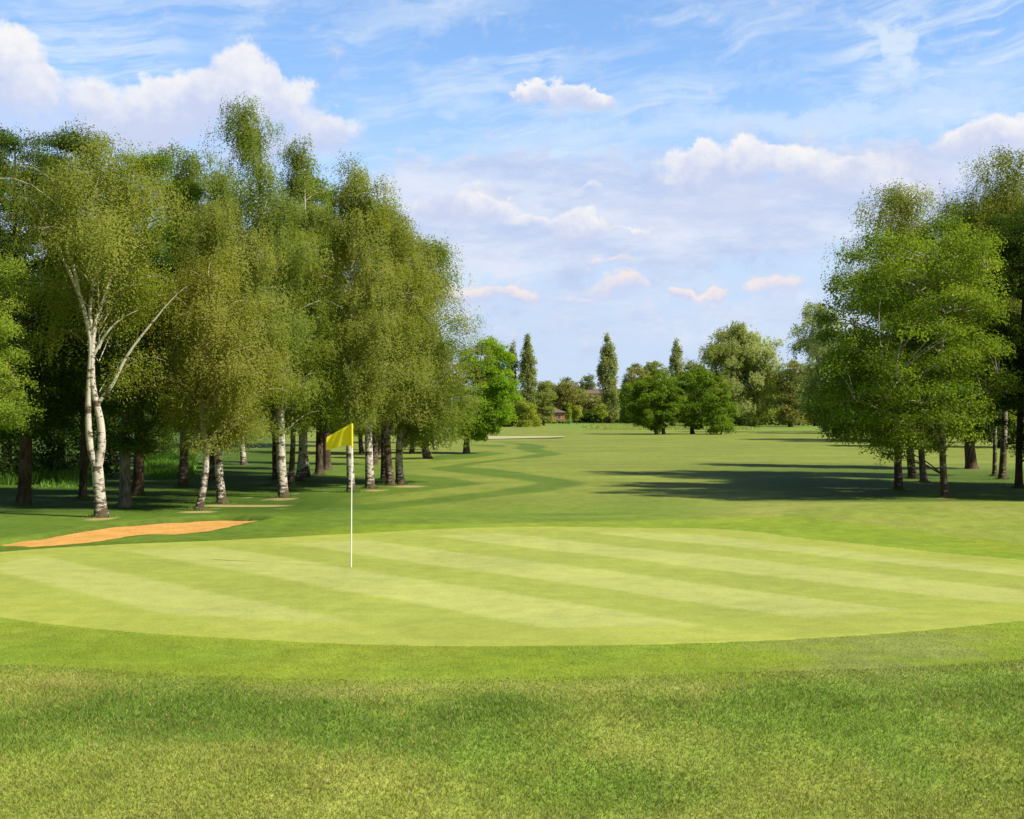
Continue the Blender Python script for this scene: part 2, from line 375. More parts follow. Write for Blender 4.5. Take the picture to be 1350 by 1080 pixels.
    if stems is None:
        zz = np.concatenate([[-.12, .0, .12, .3], zt[1:]]); P = np.stack([np.interp(zz, zt, trunk[:, 0]), np.interp(zz, zt, trunk[:, 1]), zz], 1)
        rad_ = np.interp(zz, zt, tr); rad_[:4] = r0 * np.array([1.75, 1.42, 1.15, 1.02])
        bag.tube(P, rad_, 10 if D < 80 else 6); samples.append((P[4:], rad_[4:]))
    else:
        for pts, ra, rb in stems:
            P = np.array([((q[0] - HX) * sc - bx, (q[2] if len(q) > 2 else 0), EYE + (HY - q[1]) * sc - bz) for q in pts])
            t0 = np.linspace(0, 1, len(P)); t1 = np.linspace(0, 1, len(P) * 4)
            P = np.stack([np.interp(t1, t0, P[:, i]) for i in range(3)], 1)
            for _ in range(2): P[1:-1] = .25 * P[:-2] + .5 * P[1:-1] + .25 * P[2:]
            rad_ = np.linspace(ra, rb, len(P))
            if P[0, 2] < .2:
                P = np.concatenate([P[:1] - [0, 0, .2], P]); rad_ = np.concatenate([[ra * 1.5], rad_]); zz = P[:, 2]; rad_ = rad_ * (1 + .45 * np.exp(-np.maximum(zz, 0) / .12))
            bag.tube(P, rad_, 10); samples.append((P, rad_))
    nl = limbs if limbs is not None else ((3 if weep else 9) if D < 90 else 5)
    pick = rg.permutation(nc); pick = pick[Cc[pick, 2] > z[1] + .12 * (Hh - z[1])][:nl]
    base_s = samples[-1] if stems is None else None
    for q in pick:
        c = Cc[q]
        S = np.concatenate([s[0] for s in samples[:max(1, len(stems) if stems else 1)]]); Rr = np.concatenate([s[1] for s in samples[:max(1, len(stems) if stems else 1)]])
        hd = np.hypot(S[:, 0] - c[0], S[:, 1] - c[1]); want = c[2] - (.95 if kind in ('birch', 'poplar', 'willow') else .8) * hd
        cost = np.abs(S[:, 2] - np.clip(want, z[1] * .9, None)) + .2 * hd; i = int(np.argmin(cost)); a = S[i]
        if c[2] < a[2] and kind != 'broad': c = c + np.array([0, 0, .25 * np.linalg.norm(c - a)])
        mid = (a + c) / 2 + np.array([0, 0, .16 * np.linalg.norm(c - a)]) + rg.normal(0, .05 * np.linalg.norm(c - a), 3)
        P = bez(a, mid, c, 8); ra = min(Rr[i] * .55, .05 + .02 * np.linalg.norm(c - a)); rad_ = np.linspace(ra, .012, 8)
        bag.tube(P, rad_, 6); limbset.append(P[2:])
    allS = np.concatenate([s[0][s[0][:, 2] > z[0] * .6] for s in samples] + limbset) if limbset else samples[0][0]
    if twigs and D < 60 and not weep:
        for c in Cc:
            d = np.linalg.norm(allS - c, axis=1) + 2.0 * np.maximum(0, allS[:, 2] - c[2] + .35 * rc); a = allS[int(np.argmin(d))]
            ln = np.linalg.norm(c - a)
            if ln < .15: continue
            mid = (a + c) / 2 + np.array([0, 0, .15 * ln]) + rg.normal(0, .06 * ln, 3)
            bag.tube(bez(a, mid, c, 5), np.linspace(.014 + .004 * ln, .005, 5), 4)
    mesh_np('trunk', np.concatenate(bag.V), [np.concatenate(bag.Q)], bark or BB, root, smooth=True)
    # ---------------- leaves
    n = int(1.3 * k * area / (L * L * .31))
    if kind in ('birch', 'willow'):
        m = 12; ns = max(20, n // m); ci = rg.integers(0, nc, ns)
        st = Cc[ci] + rg.normal(size=(ns, 3)) * np.array([.7, .7, .5]) * rcs
        out = unit((st - np.stack([np.interp(st[:, 2], z, cx), np.zeros(ns), st[:, 2]], 1)) + 1e-6)
        ln = rg.uniform(.35, 1.0, ns) * min(1.2, max(.35, 1.5 * rc)) * (1 if kind == 'birch' else .8)
        t = np.linspace(0, 1, m)[None] + rg.uniform(-.04, .04, (ns, m))
        p = st[:, None] + out[:, None] * (.28 * ln[:, None] * np.sqrt(np.clip(t, 0, 1)))[..., None]
        p[..., 2] += (-.92 * ln[:, None] * t ** 1.4 + .12 * ln[:, None] * (t < .3))
        zlow = z[1] - .1 + rg.exponential(.38, ns) - .25 * (rg.random(ns) < .12)
        p = p + rg.normal(0,   .45 * L + .010, p.shape); p[..., 2] += np.where(p[..., 2] < zlow[:, None], -99, 0); p = p.reshape(-1, 3)
        nrm = unit(rg.normal(size=p.shape) * .40 + .45 * np.repeat(out, m, 0) + .6 * np.repeat(unit(st - LN[ci]), m, 0) + np.array([0, 0, .2]))
        ct = rg.uniform(0, 1, nc); tint = np.clip(np.repeat(ct[ci] * .55 + rg.uniform(0, .33, ns), m) + rg.random(len(p)) * .12, 0, 1)
    else:
        fl = fl or {'broad': .78, 'shrub': .85, 'poplar': 1.45}[kind]
        ci = rg.integers(0, nc, n); d = unit(rg.normal(size=(n, 3))); d[:, 2] = np.where((d[:, 2] < -.3) & (kind == 'broad'), -d[:, 2] * .5, d[:, 2]); 
        rs = rc * rg.uniform(.75, 1.25, nc)[ci] * rg.random(n) ** .38
        p = Cc[ci] + d * rs[:, None] * np.array([1, 1, fl]) + rg.normal(0, .04 * rc + .3 * L, (n, 3))
        nrm = unit(rg.normal(size=p.shape) * .55 + d * .6 + np.array([0, 0, .55]))
        ct = rg.uniform(0, 1, nc)
        tint = np.clip(ct[ci] * .65 + rg.random(n) * .35, 0, 1)
    keep = p[:, 2] > .05; p = p[keep]; nrm = nrm[keep]; tint = tint[keep]
    V, Q = leaf_quads(p, nrm, L, rg)
    cr = mesh_np('crown', V, [Q], LM[leaf], root, attr=tint)
    return root

GB = 'birches along the left of the fairway'; GL = 'dark broadleaf trees in the left wood'; GR = 'trees in the stand on the right'
GF = 'trees beyond the far end of the fairway'; GP = 'tall columnar poplars'; GS = 'shrubs under the left trees'

# --- left stand, nearest first
tree('birch', 'birch_tree', 'forked white birch with spreading bare limbs and olive crown beside the orange bunker', (133, 682),
     [(192, 75, 170), (215, 20, 212), (250, -5, 232), (300, -14, 242), (350, -8, 238), (400, 15, 222), (450, 40, 205), (500, 68, 180), (545, 90, 160)], 'birch_olive', group=GB,
     k=2.2, r0=.17, thin=.5, limbs=0, front=.86,
     stems=[([(134, 682), (131, 650), (129, 622), (128, 612)], .135, .115),
            ([(128, 616), (119, 590), (116, 550), (118, 500), (121, 450), (113, 415), (104, 385), (88, 350), (72, 320), (58, 290), (42, 262)], .085, .018),
            ([(129, 616), (135, 585), (133, 555), (127, 530), (121, 500), (122, 450), (126, 420), (140, 385), (150, 345), (160, 310)], .095, .018),
            ([(128, 532), (148, 508), (163, 475), (178, 452), (200, 425), (216, 405), (232, 388), (246, 376)], .045, .005),
            ([(104, 388), (100, 360), (88, 330), (84, 300), (78, 240)], .045, .012),
            ([(122, 445), (118, 410), (122, 370), (136, 335), (132, 300)], .05, .015),
            ([(122, 470), (138, 440), (152, 425), (166, 415), (182, 408)], .035, .012)])
tree('broad', 'maple_tree', 'bright yellow green leafy crown poking in at the left edge of the photo', (-75, 692),
     [(330, -140, -10), (380, -170, 26), (450, -175, 34), (520, -165, 32), (575, -130, 10)], 'maple_yellow', 'tree', bark=BD, r0=.2, k=3.6)
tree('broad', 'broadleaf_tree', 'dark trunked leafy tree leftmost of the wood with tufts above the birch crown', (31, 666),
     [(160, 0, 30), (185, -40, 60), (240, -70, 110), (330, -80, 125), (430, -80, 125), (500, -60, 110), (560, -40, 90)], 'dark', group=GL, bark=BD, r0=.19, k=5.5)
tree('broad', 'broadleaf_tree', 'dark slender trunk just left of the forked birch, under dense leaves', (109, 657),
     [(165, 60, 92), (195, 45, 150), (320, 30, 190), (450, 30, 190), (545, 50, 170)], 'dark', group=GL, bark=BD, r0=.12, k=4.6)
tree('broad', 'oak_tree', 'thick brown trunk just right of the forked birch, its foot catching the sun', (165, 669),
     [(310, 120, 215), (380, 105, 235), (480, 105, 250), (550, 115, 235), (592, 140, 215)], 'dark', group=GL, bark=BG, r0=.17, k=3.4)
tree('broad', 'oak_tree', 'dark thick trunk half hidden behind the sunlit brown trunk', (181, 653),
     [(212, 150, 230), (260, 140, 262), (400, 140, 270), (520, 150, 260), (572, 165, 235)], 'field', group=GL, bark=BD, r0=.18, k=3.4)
tree('birch', 'birch_tree', 'dark stemmed birch standing in the shade before the long grass patch', (242, 641),
     [(182, 222, 242), (200, 205, 278), (240, 192, 305), (340, 190, 312), (450, 190, 310), (560, 205, 290)], 'birch_green', group=GB, bark=BB2, r0=.17, k=3.8)
tree('birch', 'birch_tree', 'slim pale birch nearest the thin dirt strip, golden drooping crown', (262, 673),
     [(345, 245, 310), (380, 222, 345), (430, 210, 358), (500, 212, 362), (560, 225, 350), (592, 245, 330)], 'birch_gold', group=GB, r0=.10, k=3.8, rc=.42)
tree('birch', 'birch_tree', 'leaning birch half lit white and half dark beside the slim pale one', (293, 664),
     [(262, 265, 315), (300, 235, 345), (370, 225, 380), (450, 230, 392), (540, 240, 385), (582, 270, 345)], 'birch_olive', group=GB, r0=.13, k=3.8, lean=-.2)
tree('birch', 'birch_tree', 'thin dark birch stem between the leaning birch and the slim one, further back', (279, 633),
     [(225, 250, 320), (300, 235, 350), (450, 240, 350), (570, 258, 325)], 'birch_green', group=GB, bark=BB2, r0=.11, k=3.4)
tree('birch', 'birch_tree', 'short tilted birch far back in the sun patch behind the wood', (322, 613),
     [(380, 275, 365), (450, 262, 380), (550, 280, 362)], 'birch_olive', group=GB, r0=.15, k=3.4, lean=-.3)
tree('birch', 'birch_tree', 'straight white birch with the tallest crown of the left stand', (374, 656),
     [(120, 306, 324), (145, 292, 342), (180, 294, 356), (215, 296, 378), (260, 290, 405), (330, 292, 432), (430, 312, 442), (530, 322, 430), (568, 345, 410)], 'birch_green', group=GB, r0=.155, k=2.9, lobes=.26)
tree('birch', 'birch_tree', 'birch just right behind the tallest one, carrying the second peak of leaves', (395, 634),
     [(182, 390, 408), (215, 372, 425), (280, 362, 450), (400, 360, 460), (520, 370, 450), (566, 380, 440)], 'birch_green', group=GB, r0=.15, k=3.2)
tree('birch', 'birch_tree', 'dark thin stem close behind the straight white birch', (364, 632),
     [(255, 345, 410), (350, 335, 430), (480, 340, 430), (560, 350, 410)], 'birch_olive', group=GB, bark=BB2, r0=.13, k=3.2)
tree('birch', 'birch_tree', 'slender stem in the dark cluster midway between straight birch and flag', (383, 642),
     [(300, 355, 420), (380, 345, 440), (480, 345, 440), (565, 362, 425)], 'birch_olive', group=GB, bark=BB2, r0=.11, k=3.2)
tree('birch', 'birch_tree', 'pale slanting stem at the right of the dark cluster left of the flag', (405, 629),
     [(270, 385, 430), (340, 370, 455), (460, 370, 455), (560, 385, 440)], 'birch_green', group=GB, r0=.13, k=3.2, lean=-.2)
tree('broad', 'broadleaf_tree', 'dark trunk just left of the yellow flag', (421, 626),
     [(240, 400, 440), (300, 390, 470), (450, 390, 480), (560, 400, 460)], 'field', group=GL, bark=BD, r0=.17, k=3.2)
tree('broad', 'broadleaf_tree', 'stubby dark trunk seen just below the yellow flag cloth', (431, 620),
     [(300, 410, 455), (380, 400, 470), (500, 400, 470), (560, 410, 460)], 'field', group=GL, bark=BD, r0=.21, k=3.2)
tree('birch', 'birch_tree', 'mottled white birch directly behind the flagstick', (463, 649),
     [(214, 445, 472), (240, 428, 502), (300, 415, 530), (400, 405, 540), (500, 420, 530), (562, 440, 510)], 'birch_olive', group=GB, r0=.135, k=3.4)
tree('birch', 'birch_tree', 'white birch first to the right of the flagstick', (488, 644),
     [(252, 475, 515), (300, 455, 552), (400, 442, 575), (500, 452, 575), (560, 470, 548)], 'birch_olive', group=GB, r0=.16, k=3.6)
tree('birch', 'birch_tree', 'dark stem at the left of the tight trio of trunks', (507, 633),
     [(330, 480, 560), (420, 470, 590), (500, 475, 590), (560, 485, 560)], 'birch_green', group=GB, bark=BB2, r0=.15, k=3.2)
tree('birch', 'birch_tree', 'middle stem of the tight trio of trunks, dark and mottled', (515, 640),
     [(272, 495, 555), (312, 482, 590), (420, 468, 620), (500, 472, 622), (560, 490, 590)], 'birch_olive', group=GB, bark=BB2, r0=.15, k=3.6)
tree('birch', 'birch_tree', 'rightmost of the tight trio of trunks, with a raised side limb and rounded crown', (528, 638),
     [(318, 548, 590), (345, 528, 614), (400, 512, 630), (450, 506, 636), (510, 506, 638), (555, 520, 627), (588, 545, 604)], 'birch_green', group=GB, r0=.16, k=3.8)
tree('birch', 'birch_tree', 'short leaning trunk between the trio and the bright maple', (564, 605),
     [(440, 560, 600), (480, 545, 614), (540, 535, 614), (582, 548, 602)], 'birch_green', group=GB, bark=BB2, r0=.24, k=3.4, lean=-.3)
tree('birch', 'birch_tree', 'small far birch stem in the gap left of the maple trunk', (574, 593),
     [(480, 552, 585), (530, 540, 592), (575, 555, 588)], 'birch_olive', group=GB, r0=.14, k=3)
tree('broad', 'maple_tree', 'bright green rounded maple at the right end of the left stand', (615, 598),
     [(458, 622, 666), (472, 604, 677), (500, 594, 681), (530, 582, 685), (558, 586, 680), (577, 602, 660)], 'maple', bark=BG, r0=.22, k=9, rc=.52, lobes=.12)
for x, y, yt, w, lf, lab in [(477, 598, 420, 46, 'birch_olive', 'far dark stem between the flagstick and the first birch right of it'),
                        (494, 613, 380, 46, 'birch_green', 'far dark stem right behind the first white birch past the flagstick'),
                        (500, 600, 430, 42, 'field', 'stubby far trunk just left of the trio of trunks'),
                        (543, 598, 440, 44, 'birch_olive', 'far thin trunk just right of the trio of trunks')]:
    tree('birch', 'birch_tree', lab, (x, y), [(yt, x - w * .3, x + w * .3), (yt + 50, x - w, x + w), (540, x - w, x + w), (572, x - w * .6, x + w * .6)], lf, group=GB, bark=BB2, r0=.16, k=3)
# wood behind
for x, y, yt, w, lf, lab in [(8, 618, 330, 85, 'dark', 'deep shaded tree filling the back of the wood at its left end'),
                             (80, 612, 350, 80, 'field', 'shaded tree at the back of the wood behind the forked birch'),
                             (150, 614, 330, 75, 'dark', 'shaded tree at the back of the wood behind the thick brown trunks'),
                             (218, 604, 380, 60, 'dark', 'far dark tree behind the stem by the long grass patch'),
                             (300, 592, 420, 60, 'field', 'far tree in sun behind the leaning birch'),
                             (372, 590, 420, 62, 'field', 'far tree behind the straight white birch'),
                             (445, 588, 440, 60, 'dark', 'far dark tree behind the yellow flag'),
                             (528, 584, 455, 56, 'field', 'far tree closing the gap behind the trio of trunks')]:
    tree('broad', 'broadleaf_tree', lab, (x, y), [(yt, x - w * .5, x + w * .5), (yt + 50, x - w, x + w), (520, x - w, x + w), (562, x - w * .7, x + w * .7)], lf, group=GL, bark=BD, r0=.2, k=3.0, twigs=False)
for x, y, yt, w, lab in [(15, 636, 545, 55, 'dark shrub under the wood at the left edge of the photo'), (72, 634, 540, 45, 'dark shrub between the leftmost dark trunk and the slender one'),
                         (128, 628, 552, 40, 'dark shrub showing through the fork of the birch'), (203, 607, 562, 34, 'dark shrub behind the thick brown trunks by the long grass')]:
    tree('shrub', 'shrub', lab, (x, y), [(yt, x - w * .5, x + w * .5), (yt + 25, x - w, x + w), (y - 8, x - w, x + w)], 'dark', 'shrub', GS, bark=BD, r0=.06, k=3.2, twigs=False)

# --- right stand
tree('broad', 'birch_tree', 'pale thin trunk nearest the green in the right stand, broad low crown', (1246, 656),
     [(316, 1168, 1304), (338, 1126, 1328), (400, 1106, 1338), (450, 1090, 1335), (500, 1064, 1330), (550, 1070, 1318), (586, 1110, 1285)], 'alder', group=GR, bark=BB2, r0=.115, k=3.6, ls=1.45, rc=.50, lobes=.26, fl=1.0)
tree('broad', 'birch_tree', 'dark mottled trunk leftmost of the right stand, leaves hanging low', (1185, 646),
     [(330, 1112, 1226), (365, 1092, 1245), (450, 1084, 1245), (520, 1058, 1245), (565, 1064, 1230), (592, 1090, 1190)], 'alder', group=GR, bark=BB2, r0=.14, k=3.4, ls=1.45, rc=.50, lobes=.26, fl=1.0)
tree('birch', 'birch_tree', 'leaning dark trunk of the crossed pair, its crown rising as an airy dome above', (1203, 631),
     [(252, 1158, 1212), (268, 1120, 1238), (310, 1102, 1262), (340, 1112, 1250), (420, 1105, 1260), (520, 1115, 1260)], 'birch_olive', group=GR, bark=BB2, r0=.16, k=2.7, lean=-.3)
tree('broad', 'birch_tree', 'leaning trunk of the crossed pair with bare earth at its foot', (1218, 636),
     [(300, 1210, 1270), (340, 1185, 1290), (450, 1175, 1300), (555, 1185, 1290)], 'alder', group=GR, bark=BG, r0=.13, k=3.2, lean=-.2, rc=.5, ls=1.4, fl=1.0)
tree('broad', 'broadleaf_tree', 'thickest dark trunk of the right stand, standing further back', (1281, 618),
     [(300, 1250, 1330), (350, 1235, 1350), (450, 1230, 1350), (565, 1245, 1340)], 'dark', group=GR, bark=BD, r0=.26, k=4.6)
tree('birch', 'birch_tree', 'thin left stem of the close pair near the right edge', (1311, 628),
     [(246, 1258, 1306), (272, 1236, 1335), (340, 1228, 1350), (450, 1260, 1360), (555, 1270, 1350)], 'birch_green', group=GR, bark=BB2, r0=.09, k=4.0)
tree('birch', 'birch_tree', 'right stem of the close pair, bearing the highest crown of the right stand', (1321, 632),
     [(195, 1318, 1368), (212, 1284, 1395), (250, 1274, 1415), (330, 1270, 1430), (480, 1290, 1400)], 'birch_olive', group=GR, bark=BB2, r0=.14, k=2.9, lobes=.25)
tree('broad', 'broadleaf_tree', 'dark dense tree cut off by the right edge of the photo', (1343, 643),
     [(285, 1325, 1400), (320, 1298, 1440), (420, 1282, 1460), (520, 1286, 1460), (588, 1306, 1420)], 'dark', group=GR, bark=BD, r0=.13, k=5.5)
tree('birch', 'birch_tree', 'tall birch just outside the right edge, beside the dark dense tree', (1420, 652),
     [(170, 1395, 1450), (240, 1362, 1500), (400, 1356, 1530), (570, 1372, 1500)], 'birch_green', group=GR, r0=.15, k=3.0, ls=1.6)
tree('broad', 'broadleaf_tree', 'broad tree outside the right edge, farthest from the fairway', (1520, 646),
     [(150, 1470, 1580), (250, 1430, 1640), (420, 1420, 1650), (580, 1440, 1620)], 'dark', group=GR, bark=BD, r0=.2, k=3.2, ls=1.6)
tree('broad', 'broadleaf_tree', 'broad tree outside the right edge, nearest the green', (1724, 664), [(140, 1680, 1790), (260, 1600, 1860), (420, 1580, 1880), (560, 1610, 1850)], 'field', group=GR, bark=BD, r0=.2, k=3.0, ls=1.8)
for x, y, yt, w, lf, lab in [(1165, 580, 440, 75, 'field', 'deep green tree further down the right side, behind the hanging leaves'),
                             (1240, 583, 420, 70, 'dark', 'far dark tree behind the pale thin trunk on the right'),
                             (1118, 572, 470, 42, 'field', 'last dark green tree of the right side, casting the far thin shadow'),
                             (1320, 590, 420, 80, 'dark', 'far dark tree behind the close pair near the right edge')]:
    tree('broad', 'broadleaf_tree', lab, (x, y), [(yt, x - w * .5, x + w * .5), (yt + 40, x - w, x + w), (y - 45, x - w, x + w), (y - 16, x - w * .7, x + w * .7)], lf, group=GR, bark=BD, r0=.25, k=3.0, twigs=False)
tree('willow', 'willow_tree', 'silvery grey tree peeping out left of the right stand', (1088, 570),
     [(402, 1064, 1102), (420, 1050, 1120), (450, 1046, 1130), (500, 1048, 1132), (545, 1062, 1120)], 'silver', group=GR, bark=BG, r0=.35, k=7)

# --- mid-distance pair and the far side
tree('broad', 'field_tree', 'round dark green tree on twin trunks, left of the mid fairway pair', (868, 573),
     [(497, 848, 884), (506, 832, 896), (528, 820, 900), (546, 820, 898), (563, 836, 888)], 'field', group='pair of round trees on the fairway', bark=BD, k=7.5, rc=.55, lobes=.08, top=.7,
     stems=[([(865.5, 573), (865, 560), (860, 540), (855, 515)], .21, .06), ([(875, 573), (874, 560), (870, 540), (875, 515)], .2, .06)])
tree('broad', 'field_tree', 'larger round green tree with low wide crown, right of the mid fairway pair', (913, 572.5),
     [(490, 905, 932), (499, 884, 950), (515, 874, 964), (535, 870, 974), (546, 884, 974), (562, 896, 966)], 'field', group='pair of round trees on the fairway', bark=BD, r0=.25, k=7.5, rc=.6, top=.7, lobes=.09)
tree('shrub', 'shrub', 'low bush tucked under the right side of the larger round tree', (950, 573), [(550, 942, 962), (558, 934, 970), (568, 934, 970)], 'field', 'shrub', bark=BD, r0=.08, k=4)
def far(kind, name, label, base, rows, leaf, cat='tree', group=GF, k=4.6, D=None, **kw):
    return tree(kind, name, label, base, rows, leaf, cat, group, bark=kw.pop('bark', BD), k=k * 1.3, D=D, twigs=False, **kw)
far('poplar', 'poplar_tree', 'taller of the two poplars standing side by side left of centre', (696, 557), [(441, 694, 696.5), (452, 689, 701), (470, 685, 706), (500, 684, 708), (525, 684, 709), (550, 688, 706)], 'poplar', group=GP, rc=.8, lobes=.30, r0=.4, k=6)
far('poplar', 'poplar_tree', 'slimmer and shorter of the two poplars side by side left of centre', (675, 557), [(447, 675, 677), (470, 669, 682), (510, 667, 683), (548, 670, 681)], 'poplar', group=GP, rc=.7, lobes=.30, r0=.35, k=6)
far('poplar', 'poplar_tree', 'poplar with a blunt top just above the bright maple', (648, 557), [(446, 642, 654), (460, 639, 658), (490, 637, 660), (540, 640, 658)], 'poplar', group=GP, rc=.8, lobes=.30, r0=.4, k=6)
far('poplar', 'poplar_tree', 'lone twin tipped poplar at the centre of the skyline', (803, 558), [(441, 799, 801), (456, 793, 811), (485, 788, 816), (520, 788, 818), (552, 792, 815)], 'poplar', group=GP, rc=.8, lobes=.30, r0=.4, k=6)
far('poplar', 'poplar_tree', 'poplar rising behind the pair of round trees', (891, 557), [(448, 891, 893), (465, 884, 900), (490, 881, 903), (540, 883, 901)], 'poplar', group=GP, rc=.75, lobes=.30, r0=.4, k=6)
far('shrub', 'shrub', 'rounded yellow green bush at the foot of the two poplars', (692, 563), [(528, 682, 700), (538, 674, 707), (552, 672, 713), (561, 673, 713)], 'yellow', 'shrub', rc=.7, r0=.15)
far('shrub', 'shrub', 'dull green bush between the maple and the yellow green bush', (672, 563), [(530, 660, 676), (545, 656, 682), (560, 658, 684)], 'mixed', 'shrub', rc=.7, r0=.15)
far('broad', 'broadleaf_tree', 'upright green tree left of the red brick house', (716, 561), [(505, 712, 722), (520, 704, 729), (545, 703, 729), (558, 706, 728)], 'mixed', r0=.3, rc=.9)
far('broad', 'broadleaf_tree', 'brownish green tree above the red brick house', (748, 556.5), [(506, 738, 758), (516, 729, 769), (532, 727, 770), (546, 735, 764)], 'brown', r0=.3, rc=1.0)
far('broad', 'broadleaf_tree', 'brown tinged bushy tree left of the lone poplar', (783, 556.5), [(522, 776, 792), (530, 768, 799), (552, 768, 800)], 'brown', r0=.3, rc=.9)
far('broad', 'sapling', 'narrow yellowish sapling right of the red brick house', (749.5, 560), [(532, 747.5, 752), (545, 746.5, 753), (553, 748, 752)], 'yellow', rc=.35, r0=.07)
far('broad', 'sapling', 'small round yellow green tree before the dark hedge', (760.5, 559.5), [(535, 757, 764), (543, 752, 768), (553, 755, 766)], 'yellow', rc=.5, r0=.1)
far('broad', 'sapling', 'small light green tree left of the lone poplar foot', (794, 558.5), [(535, 789, 799), (542, 783, 803), (549, 787, 800)], 'yellow', rc=.5, r0=.1)
far('broad', 'broadleaf_tree', 'brown green crown just right of the lone poplar', (833, 556.5), [(484, 830, 848), (496, 819, 860), (530, 818, 866), (550, 820, 860)], 'brown', r0=.4, rc=1.2)
far('broad', 'broadleaf_tree', 'olive crown between the lone poplar and the pair of round trees', (862, 556), [(479, 852, 872), (492, 842, 884), (520, 840, 890), (548, 845, 885)], 'mixed', r0=.4, rc=1.2)
far('shrub', 'broadleaf_tree', 'lower bright green tree at the right foot of the lone poplar', (828, 558.5), [(508, 822, 838), (525, 815, 850), (553, 816, 850)], 'field', r0=.3, rc=1.0)
far('willow', 'willow_tree', 'huge pale willow dome behind the pair of round trees', (972, 562.5), [(436, 958, 990), (448, 936, 1016), (468, 918, 1030), (500, 908, 1038), (530, 914, 1038), (556, 930, 1030)], 'willow', r0=.6, rc=1.5, k=8.5)
far('broad', 'broadleaf_tree', 'dark green tree showing left of the huge willow', (912, 556), [(480, 906, 924), (495, 900, 942), (545, 904, 940)], 'mixed', r0=.4, rc=1.2)
far('broad', 'broadleaf_tree', 'reddish brown tree at the right of the huge willow', (1042, 563), [(478, 1032, 1054), (490, 1022, 1066), (520, 1019, 1070), (556, 1022, 1066)], 'brown', r0=.4, rc=1.1)
far('broad', 'broadleaf_tree', 'dull green tree between the huge willow and the silvery one', (1075, 562), [(485, 1060, 1085), (505, 1050, 1095), (550, 1052, 1095)], 'mixed', r0=.4, rc=1.1)
far('shrub', 'shrub', 'small dark bush at the foot of the huge willow', (988, 563.5), [(547, 980, 994), (556, 975, 1001), (562, 976, 1000)], 'dark', 'shrub', rc=.5, r0=.1)
far('shrub', 'shrub', 'dark bush hugging the foot of the silvery tree', (1098, 569), [(535, 1088, 1108), (548, 1078, 1120), (565, 1080, 1122)], 'dark', 'shrub', rc=.7, r0=.1)
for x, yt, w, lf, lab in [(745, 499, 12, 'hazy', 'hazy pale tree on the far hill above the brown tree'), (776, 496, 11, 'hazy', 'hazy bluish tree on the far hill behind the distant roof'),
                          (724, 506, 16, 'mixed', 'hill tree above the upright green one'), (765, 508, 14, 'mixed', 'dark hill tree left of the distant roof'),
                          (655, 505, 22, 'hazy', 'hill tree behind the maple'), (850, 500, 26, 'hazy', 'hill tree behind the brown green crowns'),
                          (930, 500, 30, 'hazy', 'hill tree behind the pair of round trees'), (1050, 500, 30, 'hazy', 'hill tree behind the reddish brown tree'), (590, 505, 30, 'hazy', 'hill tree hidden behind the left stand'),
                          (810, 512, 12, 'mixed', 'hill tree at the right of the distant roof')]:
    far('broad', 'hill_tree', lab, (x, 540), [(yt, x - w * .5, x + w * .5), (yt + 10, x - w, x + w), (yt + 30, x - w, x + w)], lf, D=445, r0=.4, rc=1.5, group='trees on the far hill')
FL = [(612, 512, 22, 'mixed', 'dull green tree at the far edge behind the maple'), (700, 514, 15, 'mixed', 'low green tree between the poplars and the brick house'), (734, 516, 14, 'brown', 'brown tinged tree close behind the red brick house'),
      (766, 518, 14, 'mixed', 'green tree close behind the small round yellow one'), (800, 522, 18, 'brown', 'low brown tree wrapped round the lone poplar foot'), (845, 508, 22, 'mixed', 'green tree filling the gap behind the twin trunked tree'),
      (880, 505, 20, 'mixed', 'green tree under the poplar behind the round pair'), (910, 508, 20, 'brown', 'brownish tree in the gap between the round pair and the willow'), (1010, 512, 24, 'mixed', 'green tree in the gap right of the huge willow'), (1062, 510, 20, 'brown', 'brownish tree under the silvery one')]
for x, yt, w, lf, lab in FL:
    far('shrub', 'broadleaf_tree', lab, (x, 556.3), [(yt, x - w * .45, x + w * .45), (yt + 10, x - w, x + w), (550, x - w, x + w)], lf, r0=.3, rc=1.2, D=338)
def hedge(label, x0, x1, D, zh, depth, leaf, n):
    SEED[0] += 1; rg = np.random.default_rng(SEED[0]); a = (x0 - HX) / F * D; b_ = (x1 - HX) / F * D
    L = .0022 * D; t = rg.random(n); x = (t - .5) * (b_ - a); hh = zh * (.75 + .35 * fbm(x + 50, x * 0, 2.5, SEED[0]))
    z = rg.random(n) ** .7 * hh; y = rg.normal(0, depth * .35, n)
    p = np.stack([x, y, z], 1); nrm = unit(rg.normal(size=p.shape) + np.array([0, -.3, .4]))
    V, Q = leaf_quads(p, nrm, L, rg); cxm = (a + b_) / 2
    o = mesh_np('hedge', V, [Q], LM[leaf], attr=rg.random(n), loc=(cxm, D, float(h(np.array([cxm]), np.array([D]))[0])))
    tag(o, label, 'hedge', 'hedges at the far end')
hedge('dark hedge running under the lone poplar to the round trees', 756, 866, 292, 2.6, 2.5, 'dark', 9000)
hedge('low green hedge in front of the red brick house', 712, 752, 272, .75, 1.5, 'mixed', 3500)
hedge('shaded hedge along the foot of the huge willow and brown tree', 915, 1100, 232, 3.2, 3.0, 'mixed', 12000)
hedge('dark hedge behind the yellow green bush', 600, 720, 330, 6.0, 3.0, 'mixed', 9000)

